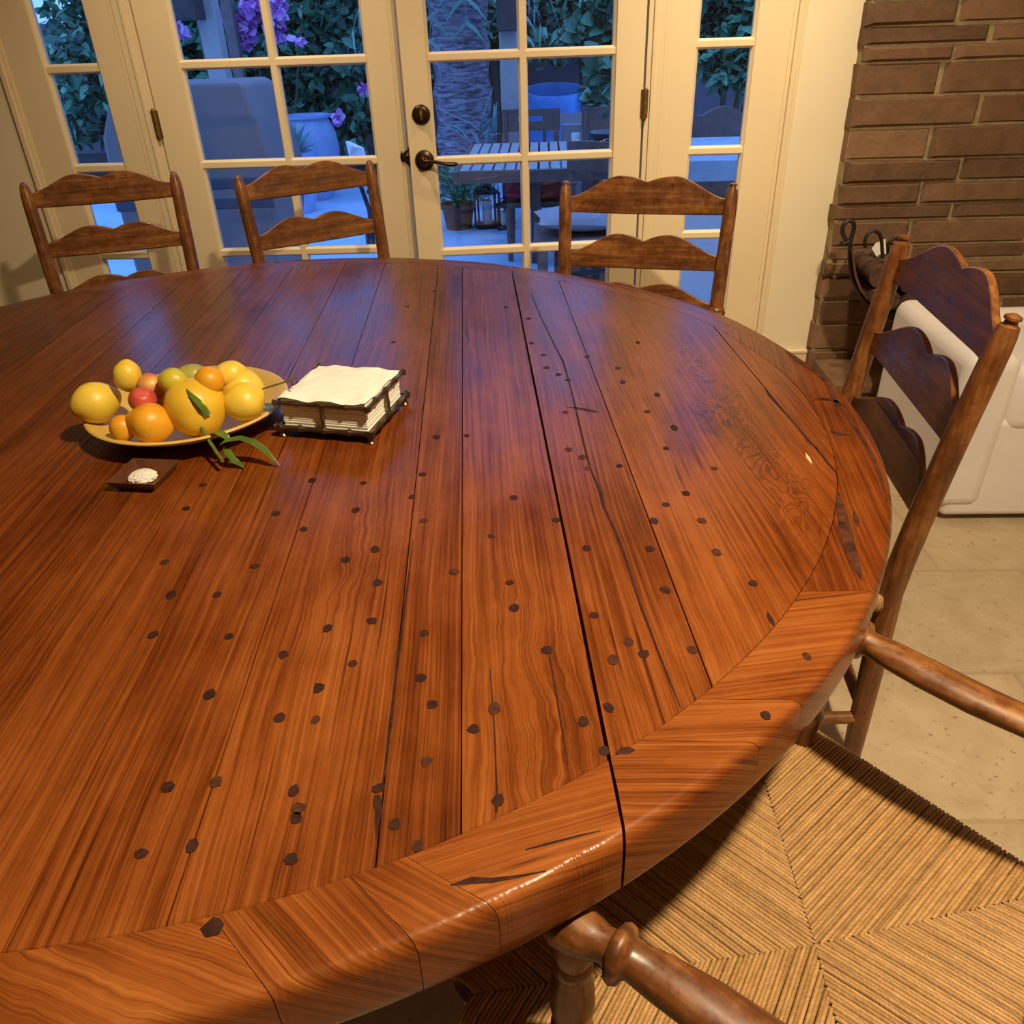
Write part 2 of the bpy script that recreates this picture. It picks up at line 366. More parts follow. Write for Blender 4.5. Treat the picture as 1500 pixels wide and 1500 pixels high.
# door frame: mullions, outer casings, threshold
mb = MB()
def vbar(x0, x1, y0, y1, z0=0.0, z1=2.12): mb.box(x0, x1, y0, y1, z0, z1)
vbar(.345, .362, D-.004, D+.10); vbar(.362, .374, D-.012, D+.10); vbar(.374, .402, D-.005, D+.10)
vbar(.402, .418, D-.001, D+.10)
vbar(.809, .822, D-.004, D+.10); vbar(.822, .838, D-.018, D+.10); vbar(.838, .850, D-.010, D+.02)
vbar(-1.372, -1.352, D-.004, D+.10); vbar(-1.386, -1.372, D-.012, D+.10); vbar(-1.412, -1.386, D-.005, D+.10)
vbar(-1.428, -1.412, D-.001, D+.10)
vbar(-1.832, -1.819, D-.004, D+.10); vbar(-1.85, -1.832, D-.018, D+.10)
vbar(.330, .346, D+.047, D+.10); vbar(-1.356, -1.336, D+.047, D+.10)
mb.box(-1.86, .86, D-.02, D+.10, 2.06, 2.16); mb.box(-1.85, .85, D, D+.14, 0, .02)
struct(mb.build('trim_1', MPAINT, smooth=False, bevel=.002))

ROWS = [.31, .625, .935, 1.25, 1.565, 1.88]        # muntin heights (centres) between bottom and top of the glass
def leaf(name, x0, x1, gx0, gx1, cols, top=2.05, bot=.022, label=None, rows=ROWS):
    """a glazed leaf in its own frame: front face at y=0, thickness to +y"""
    root = bpy.data.objects.new(name, None); C.objects.link(root); struct(root)
    th = .044; m = MB()
    m.box(x0, gx0, 0, th, bot, top); m.box(gx1, x1, 0, th, bot, top)
    m.box(gx0, gx1, 0, th, bot, rows[0]); m.box(gx0, gx1, 0, th, rows[-1], top)
    # glazing bead round every light: a sloped moulding
    def bar_h(z):
        m.prism([(0, 0), (1, 0), (1, 1), (0, 1)], 0, 0) if False else None
        w, wb = .0095, .0155
        vs = []
        for x in (gx0, gx1):
            vs += [(x, .006, z-w), (x, .006, z+w), (x, .017, z+wb), (x, .034, z+wb), (x, .034, z-wb), (x, .017, z-wb)]
        m.add(vs, [(0, 1, 2, 3, 4, 5), (11, 10, 9, 8, 7, 6)] + [(i, (i+1) % 6, 6+(i+1) % 6, 6+i) for i in range(6)])
    def bar_v(x):
        w, wb = .0095, .0155
        vs = []
        for z in (rows[0], rows[-1]):
            vs += [(x-w, .0055, z), (x+w, .0055, z), (x+wb, .0165, z), (x+wb, .0345, z), (x-wb, .0345, z), (x-wb, .0165, z)]
        m.add(vs, [(0, 1, 2, 3, 4, 5), (11, 10, 9, 8, 7, 6)] + [(i, (i+1) % 6, 6+(i+1) % 6, 6+i) for i in range(6)])
    for z in rows[1:-1]: bar_h(z)
    for x in cols: bar_v(x)
    # inner bead along stiles and rails
    for (x, sgn) in ((gx0, 1), (gx1, -1)):
        vs = []
        for z in (rows[0], rows[-1]): vs += [(x, .004, z), (x+sgn*.010, .016, z), (x+sgn*.010, .034, z), (x, .034, z)]
        m.add(vs, [(0, 1, 2, 3), (7, 6, 5, 4)] + [(i, (i+1) % 4, 4+(i+1) % 4, 4+i) for i in range(4)])
    m.build('frame', MPAINT, root, smooth=False, bevel=.0015)
    xs = [gx0] + list(cols) + [gx1]
    for i in range(len(xs)-1):
        for j in range(len(rows)-1):
            g = MB(); g.box(xs[i]+.004, xs[i+1]-.004, .022, .026, rows[j]+.004, rows[j+1]-.004)
            g.build('glass_pane', MGLASS, root, smooth=False)
    return root
def hinge(root, x, z):
    m = MB(); m.lathe([(.0075, z-.044), (.0085, z-.043), (.0085, z+.043), (.0075, z+.044)], 12, T(x, -.009, 0))
    m.lathe([(.003, z-.051), (.006, z-.047), (.006, z-.044)], 10, T(x, -.009, 0)); m.lathe([(.006, z+.044), (.006, z+.047), (.003, z+.051)], 10, T(x, -.009, 0))
    m.box(x-.013, x+.012, -.004, .004, z-.043, z+.043)
    return m.build('hinge', MBRASS, root)
def lever(root, x, z, sgn, with_lever=True):
    m = MB(); R_ = T(x, 0, z) @ Matrix.Rotation(PI/2, 4, 'X')
    m.lathe([(.0335, 0), (.0335, .004), (.031, .009), (.024, .012), (.020, .013), (.017, .018), (.0135, .022), (.0135, .040), (.010, .043)], 28, R_)
    o = m.build('handle', MBRZ, root)
    if with_lever:
        k = MB(); pts = [(x+sgn*t, -.036-.010*math.sin(t/.115*PI), z-.010*t/.115+.003*math.sin(t/.115*2*PI)) for t in [0, .015, .03, .045, .06, .075, .09, .10, .108, .113]]
        k.tube(pts, [.010, .009, .0072, .0068, .0075, .0088, .010, .0098, .008, .003], 12, flat=.8)
        k.build('lever', MBRZ, o)
    return o
L_ = leaf('door_1', -1.347, -.430, -1.232, -.590, [-.911])
L_.location = (0, D, 0)
hinge(L_, -1.354, 1.074); hinge(L_, -1.354, .25); hinge(L_, -1.354, 1.85)
lever(L_, -.474, .945, -1, False)
m = MB(); m.box(-.505, -.470, -.006, .004, .03, 2.04); m.box(-.497, -.478, -.012, -.004, .03, 2.04); m.build('astragal', MPAINT, L_, smooth=False, bevel=.003)
AJ = .098; HX = .3405
def door_local(px, py):       # photograph point -> (x, z) on the ajar leaf's face
    d = ray(px, py); n = V((math.sin(-AJ), math.cos(AJ), 0)); s = (V((HX, D-.002, H))-CAM).dot(n)/d.dot(n)
    p = CAM + d*s; return (V((p.x-HX, p.y-D+.002, 0)).dot(V((math.cos(AJ), math.sin(AJ), 0))), p.z)
ga = door_local(632, 160)[0]; gb = door_local(898.5, 160)[0]; gm = door_local(766.5, 110)[0]; le = door_local(589.5, 110)[0]
L2 = leaf('door_2', le, -.002, ga-.004, gb+.004, [gm])
L2.location = (HX, D-.002, 0); L2.rotation_euler = (0, 0, AJ)
hinge(L2, .004, 1.09); hinge(L2, .004, .27); hinge(L2, .004, 1.85)
hx_, hz_ = door_local(622, 235); lever(L2, hx_, hz_, 1)
dx_, dz_ = door_local(617, 168)
m = MB(); R_ = T(dx_, 0, dz_) @ Matrix.Rotation(PI/2, 4, 'X')
m.lathe([(.031, 0), (.031, .005), (.028, .009), (.021, .011), (.019, .015), (.012, .016)], 28, R_)
dbm = m.build('deadbolt', MBRZ, L2)
m = MB(); m.tube([(dx_, -.017, dz_-.014), (dx_, -.024, dz_-.008), (dx_, -.026, dz_), (dx_, -.024, dz_+.008), (dx_, -.017, dz_+.014)], [.003, .005, .0055, .005, .003], 10, up=(1, 0, 0)); m.build('thumb_turn', MBRASS, dbm)
W1 = leaf('window_1', .404, .815, .506, .697, [], rows=[.335, .65, .935, 1.26, 1.575, 1.89]); W1.location = (0, D, 0)
W2 = leaf('window_2', -1.825, -1.414, -1.70, -1.508, [], rows=ROWS); W2.location = (0, D, 0)

# brick chimney breast (slump blocks with mortar) and hearth
root = bpy.data.objects.new('wall_brick', None); C.objects.link(root); struct(root)
BX = 1.028; BY = D-.065
mb = MB(); mb.box(BX+.006, FX1, BY+.012, D-.001, 0, 2.65); mb.build('mortar', MMORT, root, smooth=False)
ys = [-60, 0, 38, 67, 92, 142, 187, 235, 268, 300, 323, 360, 382, 403, 438, 473, 512]
zs = [at(1285, y, BY).z for y in ys]; zs = sorted(set(zs))
while zs[-1] < 2.6: zs.append(zs[-1] + random.uniform(.085, .12))
zs = [0.0, .09] + [z for z in zs if z > .16]
mb = MB()
for i in range(len(zs)-1):
    z0, z1 = zs[i]+.004, min(zs[i+1]-.004, 2.64)
    x = BX + random.uniform(-.004, .008); first = True
    while x < FX1-.02:
        w = (random.choice([.27, .40, .33]) if first else .40) + random.uniform(-.02, .02); x1 = min(x+w, FX1-.001)
        j = lambda a: random.uniform(-a, a); c = .012
        yf = BY + j(.006)
        vs = [(x+j(.003), D-.005, z0), (x1, D-.005, z0), (x1, D-.005, z1), (x+j(.003), D-.005, z1)]
        vs += [(x+j(.003), yf+c, z0+j(.004)), (x1, yf+c, z0+j(.004)), (x1, yf+c, z1+j(.004)), (x+j(.003), yf+c, z1+j(.004))]
        vs += [(x+.022+j(.006), yf, z0+.006), (x1-.01, yf, z0+.006), (x1-.01, yf, z1-.006), (x+.022+j(.006), yf, z1-.006)]
        fs = [(0, 1, 2, 3)]
        for a in (0, 4):
            for k in range(4): fs.append((a+k, a+(k+1) % 4, a+4+(k+1) % 4, a+4+k))
        fs.append((8, 9, 10, 11)); mb.add(vs, fs, tone=random.random())
        x = x1 + .012; first = False
mb.build('blocks', MBRICK, root, sharp=24)
mb = MB(); mb.box(BX+.03, FX1, BY-.24, BY-.002, 0, .15, tone=.3); mb.box(BX+.015, FX1, BY-.26, BY-.002, .15, .19, tone=.55)
hearth = tag(mb.build('hearth', MBRICK, bevel=.008), 'low brown masonry hearth ledge along the foot of the brick wall', 'hearth')

# ------------------------------------------------------------------ dining table
TC = V((-.528, 1.293, 0)); TZ = .76; TB = .690
SD = V((-.0847, .9964, 0)); SN = V((.9964, .0847, 0)); S0 = .0966     # seam direction, normal, offset
RTAB = [(-180, 1.062), (-120, 1.058), (-60, 1.056), (-20, 1.059), (5, 1.055), (16, 1.049), (28, 1.053), (40, 1.047), (50, 1.041), (60, 1.049), (76, 1.074), (87, 1.092), (100, 1.104), (112, 1.110), (130, 1.110), (150, 1.09), (180, 1.062)]
def RO(deg):
    deg = (deg+180) % 360-180
    for (a, ra), (b, rb) in zip(RTAB, RTAB[1:]):
        if a <= deg <= b:
            t = (deg-a)/(b-a); t = t*t*(3-2*t); return ra+(rb-ra)*t
    return 1.06
def ang(p): return math.degrees(math.atan2(p.y-TC.y, p.x-TC.x))
def pol(deg, r, z=0.0): return V((TC.x+r*math.cos(math.radians(deg)), TC.y+r*math.sin(math.radians(deg)), z))
RI = .931
table = thing('dining_table', 'large round dark pine dining table with pegged planks and a mitred rim', 'table', (TC.x, TC.y, 0))
TM = T(-TC.x, -TC.y, 0)
circle = [pol(a, RO(a)*RI) for a in [i*1.5-180 for i in range(240)]]
def clip(poly, n, c, keep_less):
    out = []
    for i in range(len(poly)):
        p, q = poly[i], poly[(i+1) % len(poly)]
        dp, dq = p.dot(n)-c, q.dot(n)-c
        if not keep_less: dp, dq = -dp, -dq
        if dp <= 0: out.append(p)
        if (dp < 0 < dq) or (dq < 0 < dp): out.append(p+(q-p)*(dp/(dp-dq)))
    return out
def plank(mb, o0, o1, tone, gap=.0007):
    def ring(g): return clip(clip(circle, SN, S0+o1-g, True), SN, S0+o0+g, False)
    a = ring(gap); n = len(a)
    cen = sum(a, V((0, 0, 0)))/n
    top = [p + (cen-p).normalized()*.0012 for p in a]
    vs = [(p.x, p.y, TB) for p in a] + [(p.x, p.y, TZ-.0013) for p in a] + [(p.x, p.y, TZ) for p in top]
    uv = [(p.dot(SD), p.dot(SN)) for p in a]*2 + [(p.dot(SD), p.dot(SN)) for p in top]
    fs = [tuple(range(n-1, -1, -1)), tuple(2*n+i for i in range(n))]
    for k in (0, n): fs += [(k+i, k+(i+1) % n, k+n+(i+1) % n, k+n+i) for i in range(n)]
    mb.add(vs, fs, TM, uv, tone)
mb = MB()
offs = [-.0012, -.134, -.2025, -.356, -.472, -.62, -.76, -.90, -1.05, -1.2, -1.36, -1.6]
tones = [.62, .36, .55, .45, .68, .40, .52, .61, .33, .5, .6]
for a, b_, t in zip(offs, offs[1:], tones): plank(mb, b_, a, t)
mb.build('main_top', MT, table, sharp=30)
mb = MB()
for a, b_, t in ((.0012, .1165, .43), (.1165, .411, .56), (.411, .56, .47)): plank(mb, a, b_, t)
mb.build('leaf_top', MT, table, sharp=30)
# rim blocks: joints given by their inner and outer end
def seam_hit(rfac, off):       # angle where the seam line crosses the circle on the near (-1) or far (+1) side
    res = []
    for sgn in (-1, 1):
        a = -76.0 if sgn < 0 else 66.0
        for _ in range(60):
            p = pol(a, RO(a)*rfac); e = p.dot(SN)-(S0+off); a += (-e*60 if sgn < 0 else e*60)
        res.append(a)
    return res
def jpx(pi, po): return (ang(atz(*pi, TZ)), ang(atz(*po, TZ)))
sm = [(seam_hit(RI, o), seam_hit(1.0, o)) for o in (-.0011, .0011)]
near_m = (sm[0][0][0], sm[0][1][0]); far_m = (sm[0][0][1], sm[0][1][1]); near_l = (sm[1][0][0], sm[1][1][0]); far_l = (sm[1][0][1], sm[1][1][1])
J1 = jpx((596, 1257), (730, 1331)); J2 = jpx((514, 1284), (611, 1384)); J3 = jpx((312, 1342), (398, 1457))
K1 = jpx((940, 1086), (1114, 1084)); K2 = jpx((1026, 1025), (1178, 1024)); K3 = jpx((1179, 868), (1285, 864)); K4 = jpx((1060, 487), (1096, 477))
PR = [(0.0, 0.0), (.4, 0), (.84, 0), (.895, -.0008), (.94, -.003), (.972, -.0065), (.993, -.0112), (1.0, -.017), (1.0, -.050), (.993, -.062), (.975, -.067), (.95, TB-TZ), (0.0, TB-TZ)]
def rim_block(j0, j1, gdir, tone, gap=.018, rip=0.0):
    m = MB(); n = max(6, int(abs(j1[0]-j0[0])/(.085 if rip else 1.1))); vs = []; uv = []; np_ = len(PR)
    gd = V((gdir[0], gdir[1], 0)).normalized(); gn = V((-gd.y, gd.x, 0))
    for i in range(n+1):
        t = i/n
        for fr, dz in PR:
            a0 = j0[0]+(j0[1]-j0[0])*fr+gap; a1 = j1[0]+(j1[1]-j1[0])*fr-gap
            a = a0+(a1-a0)*t; ri = RO(a)*RI+.0006; rr_ = rip*max(0, 1-abs(fr-.95)/.09)*(dz > -.03)*(.5+.5*math.sin(a*21+4.0*math.sin(a*2.3)+2.0*math.sin(a*7.1)+j0[0]))*(.55+.45*math.sin(a*1.7+j0[1])); p = pol(a, ri+(RO(a)-ri)*fr-rr_, TZ+dz-rr_)
            vs.append(tuple(p)); uv.append((p.dot(gd)-dz*.6, p.dot(gn)+dz*.8))
    fs = [tuple(range(np_)), tuple(n*np_+k for k in range(np_-1, -1, -1))]
    for i in range(n):
        for k in range(np_): fs.append((i*np_+k, i*np_+(k+1) % np_, (i+1)*np_+(k+1) % np_, (i+1)*np_+k))
    m.add(vs, fs, TM, uv, tone)
    return m.build('rim_segment', MT, table, sharp=35)
def gpx(a, b): return (atz(*b, TZ)-atz(*a, TZ))
rim_block(near_l, K1, gpx((940, 1086), (1114, 1082)), .74, rip=.0005)
rim_block(K1, K2, gpx((940, 1086), (1114, 1078)), .83, rip=.0005)
rim_block(K2, K3, gpx((1040, 1005), (1200, 985)), .71, rip=.0003)
rim_block(K3, K4, gpx((1190, 600), (1290, 850)), .30)
rim_block(K4, far_l, gpx((1000, 440), (1090, 480)), .52)
rim_block(J1, near_m, gpx((620, 1290), (915, 1195)), .66, rip=.0010)
rim_block(J2, J1, gpx((596, 1257), (730, 1331)), .57, rip=.0008)
rim_block(J3, J2, gpx((514, 1284), (611, 1384)), .42, rip=.0008)
aa = J3; k = 0
joints = [(-110 - 0, -108)]
prev = J3
for a in (-118, -146, -174, -202, -230, -258, -284):
    j = (a, a+3)
    tg = pol(a+14, 1)-pol(a+10, 1)
    rim_block(j, prev, tg, [.5, .6, .45, .55, .4, .62, .5][k]); prev = j; k += 1
far_m360 = (far_m[0]-360, far_m[1]-360)
rim_block(far_m360, prev, pol(80, 1)-pol(76, 1), .48)
# filled cracks, scorch and pegs let into the boards
def ribbon(pts, ws, name, m=MDK, dz=.0005):
    mb = MB(); P_ = [atz(x, y, TZ) for x, y in pts]; vs = []; fs = []
    for i, p in enumerate(P_):
        t = (P_[min(i+1, len(P_)-1)]-P_[max(i-1, 0)]).normalized(); q = V((-t.y, t.x, 0)); w = ws[i] if isinstance(ws, (list, tuple)) else ws
        vs += [tuple(p+q*w+V((0, 0, dz))), tuple(p-q*w+V((0, 0, dz)))]
    for i in range(len(P_)-1): fs.append((2*i, 2*i+1, 2*i+3, 2*i+2))
    mb.add(vs, fs, TM); return mb.build(name, m, table, smooth=False)
ribbon([(778, 430), (790, 460), (812, 505), (825, 530), (838, 575), (846, 610), (855, 650), (866, 690), (879, 720), (884, 742), (895, 765), (912, 805), (928, 858), (940, 893), (958, 938), (980, 995), (997, 1037)],
       [.0008, .0012, .0012, .002, .0012, .0018, .002, .0012, .0026, .0018, .0013, .0016, .0013, .0014, .001, .001, .0004], 'crack')
ribbon([(1121, 571), (1128, 580), (1148, 603), (1163, 620), (1186, 648), (1196, 656), (1212, 678), (1226, 694)], [.0006, .003, .0016, .0012, .0025, .0016, .002, .0006], 'crack')
ribbon([(1124, 897), (1127, 904), (1131, 912), (1134, 917)], [.0004, .0028, .0026, .0004], 'crack')
ribbon([(552, 1165), (553, 1175), (555, 1190), (553, 1205), (551, 1230)], [.0025, .004, .003, .002, .0004], 'crack')
ribbon([(605, 790), (598, 850), (588, 930), (578, 1010), (572, 1060), (564, 1130), (560, 1150)], [.0004, .001, .0014, .0014, .0018, .0012, .0006], 'crack')
ribbon([(718, 980), (721, 1020), (724, 1060), (726, 1110), (728, 1165), (727, 1190)], [.0004, .0006, .0007, .0006, .001, .0012], 'crack')
ribbon([(831, 596), (845, 598), (862, 601), (876, 604)], [.0004, .003, .004, .0012], 'crack')
ribbon([(805, 960), (812, 1000), (822, 1060), (832, 1120)], [.0006, .0008, .0009, .0004], 'crack')
ribbon([(660, 1297), (690, 1290), (720, 1290), (760, 1284), (800, 1276)], [.0006, .003, .0022, .0012, .0004], 'crack')
ribbon([(770, 1245), (800, 1237), (850, 1224), (880, 1217)], [.0006, .0012, .0009, .0003], 'crack')
ribbon([(902, 1104), (912, 1100), (922, 1099), (930, 1099)], [.0006, .004, .004, .0005], 'crack')
MPALE = simple('bare_wood', (.62, .42, .22), .7, var=.15, vscale=80)
ribbon([(1180, 664), (1184, 671), (1189, 679)], [.0005, .0028, .0008], 'nick', MPALE)
ribbon([(303, 1352), (312, 1360), (325, 1362)], [.006, .008, .004], 'crack')
MSCORCH = simple('scorched_wood', (.06, .018, .008), .55, spec=.2, var=.7, vscale=60)
ribbon([(1228, 722), (1232, 745), (1238, 775), (1244, 800), (1252, 825), (1262, 850)], [.002, .006, .008, .0075, .006, .0008], 'scorch_mark', MSCORCH)
ribbon([(1250, 748), (1254, 760), (1256, 772)], [.0006, .004, .0008], 'scorch_mark', MSCORCH)
ribbon([(1152, 515), (1170, 530), (1195, 545), (1215, 565), (1225, 590), (1243, 612), (1262, 640), (1278, 668), (1290, 700), (1300, 735)], [.001, .003, .004, .004, .004, .003, .0035, .003, .0025, .0005], 'scorch_mark', MSCORCH)
ribbon([(1190, 586), (1205, 584), (1225, 588), (1240, 596)], [.002, .006, .005, .001], 'scorch_mark', MSCORCH)
ribbon([(1216, 632), (1232, 636), (1250, 634)], [.002, .006, .002], 'scorch_mark', MSCORCH)
PEGA = [(160,165),(183,288),(115,440),(325,668),(357,288),(402,445),(500,180),(685,40),(608,515),(595,755),(730,762),(742,642),(775,415),(843,155),(957,117),(967,243),(943,388),(870,550),(170,1017),(350,1000),(647,1032),(665,1097),(657,1135),(638,1290),(262,1240),(70,1270),(968,1022),(1030,1157),(1140,8),(1140,435),(1128,602),(1170,703),(1150,920),(1255,200),(1395,65),(1465,242),(1482,338),(1408,720),(1327,798),(1423,1068),(1115,1240)]
PEGB = [(278,5),(385,105),(608,107),(845,120),(975,230),(665,253),(413,343),(535,437),(478,500),(588,480),(463,670),(375,718),(448,822),(245,465),(760,465),(1165,487),(1020,697),(625,8),(795,8)]
PEGC = [(100,218),(180,258),(190,345),(232,387),(243,432),(285,457),(318,475),(388,393),(568,343),(497,434),(513,483),(310,590),(322,722),(370,750),(388,790),(600,588),(635,528),(697,645),(667,718),(737,878),(667,918),(838,790),(500,780),(128,893)]
PEGD = [(240,995),(303,907),(718,890),(580,1015),(910,900),(883,1002),(1135,866),(1095,952),(1187,725),(1302,720),(1080,230),(1180,172),(1025,365)]
pegs = [(180+x/2.586, 760+y/2.586) for x, y in PEGA] + [(700+x/2.419, 760+y/2.419) for x, y in PEGB] + [(700+x/2.419, 360+y/2.419) for x, y in PEGC] + [(180+x/2.586, 360+y/2.586) for x, y in PEGD]
for i, (px, py) in enumerate(pegs):
    p = atz(px, py, TZ); r = random.uniform(.0050, .0068); m = MB()
    n = random.choice([6, 7, 8]); a0 = random.random()*6; el = random.uniform(1.0, 1.35)
    if p.dot(SN)-S0 > .1 and n == 6: el = 1.7
    pr = []
    for k in range(n):
        a = a0+2*PI*k/n; rr = r*random.uniform(.82, 1.15); pr.append(p+SD*(rr*math.sin(a)*el)+SN*(rr*math.cos(a)))
    vs = [(q.x, q.y, TZ-.004) for q in pr]+[(q.x, q.y, TZ+.0007) for q in pr]
    m.add(vs, [tuple(range(n-1, -1, -1)), tuple(range(n, 2*n))]+[(k, (k+1) % n, n+(k+1) % n, n+k) for k in range(n)], TM)
    m.build('peg', MDK if random.random() < .72 else MDK2, table, smooth=False)
# pedestal
mb = MB(); mb.lathe([(.62, TB-.06), (.62, TB-.001), (.58, TB-.001), (.58, TB-.06)], 48, cap=False); mb.build('apron', MWx, table)
mb = MB(); mb.lathe([(.30, .02), (.30, .07), (.22, .10), (.15, .13), (.13, .2), (.17, .3), (.19, .36), (.14, .46), (.11, .50), (.16, .56), (.30, .62), (.34, TB-.001)], 32); mb.build('pedestal', MWz, table)
for k in range(4):
    a = PI/4+k*PI/2; mb = MB()
    mb.tube([(math.cos(a)*r_, math.sin(a)*r_, z_) for r_, z_ in ((.2, .09), (.36, .075), (.50, .05), (.55, .034))], [(.06, .05), (.055, .045), (.05, .034), (.03, .03)], 12); mb.build('foot', MWx, table)

# ------------------------------------------------------------------ chairs
def rush(fw, rw, d, cy, z=.45, pitch=.0047):
    mb = MB(); cr = [V((-fw/2, d/2, 0)), V((fw/2, d/2, 0)), V((rw/2, -d/2, 0)), V((-rw/2, -d/2, 0))]
    cen = V((0, cy, 0)); rad = pitch*.52
    for e in range(4):
        a, b_ = cr[e], cr[(e+1) % 4]; t = (b_-a).normalized(); L = (b_-a).length
        inn = V((-t.y, t.x, 0));
        if inn.dot(cen-a) < 0: inn = -inn
        hc = (cen-a).dot(inn); sc_ = (cen-a).dot(t)
        n = int((L-.03)/pitch); s0 = (L-n*pitch)/2
        for i in range(n):
            s = s0+(i+.5)*pitch
            ln = hc*(s/sc_ if s < sc_ else (L-s)/(L-sc_))
            ln = max(ln, .004); tone = random.random()
            ctrl = [(.003, -.036), (.016, -.028), (.0185, -.016), (.012, -.003), (0, .0005)]
            m_ = max(2, int(ln/.05))
            for q in range(1, m_+1):
                u = ln*q/m_; ctrl.append((-u, .001-.009*min(1, u/.2) + (-.0022 if q == m_ else 0)))
            vs = []; uv = []; K = 5; acc = 0; lp = None
            wob = random.uniform(-.0008, .0008)
            for o_, h_ in ctrl:
                base = a+t*(s+wob)-inn*o_+V((0, 0, z+h_))
                if lp is not None: acc += (base-lp).length
                lp = base
                ph = math.atan2(-o_ - .0, max(h_+.02, 1e-4)) if o_ > 0.002 else 0
                nz = V((0, 0, 1)) if o_ <= 0.002 else (-inn*min(1, o_/.017)+V((0, 0, 1.2+h_/.02))).normalized()
                for k in range(K):
                    an = PI*k/(K-1); vs.append(tuple(base+t*(rad*math.cos(an))+nz*(rad*1.1*math.sin(an)))); uv.append((acc, rad*math.cos(an)+acc*.8))
            fs = []
            for q in range(len(ctrl)-1):
                for k in range(K-1): fs.append((q*K+k, q*K+k+1, (q+1)*K+k+1, (q+1)*K+k))
            mb.add(vs, fs, None, uv, tone)
    # under panel so that no light shows between the cords
    q = [c*.97 for c in cr]; vs = [(p.x, p.y, z-.034) for p in q]+[(p.x, p.y, z-.0125) for p in q]
    mb.add(vs, [(3, 2, 1, 0), (4, 5, 6, 7)]+[(k, (k+1) % 4, 4+(k+1) % 4, 4+k) for k in range(4)], None, None, .1)
    return mb
def slat(w, he, hp, hv):       # flat bottom, two humps meeting in a valley
    top = []; N = 40
    for i in range(N+1):
        t = i/N; u = min(t, 1-t)
        if u < .33: s = u/.33; z = he+(hp-he)*(s*s*(3-2*s))
        else: z = hp-(hp-hv)*((u-.33)/.17)**2
        top.append((-w/2+w*t, z))
    return [(-w/2, 0.0)]+[(-w/2+w*i/10, -.003*math.sin(PI*i/10)) for i in range(1, 10)]+[(w/2, 0.0)]+top[::-1]
def lathe_between(m, p, q, prof, n=16):
    L = (V(q)-V(p)).length; m.lathe([(r, z*L) for r, z in prof], n, align(p, q))
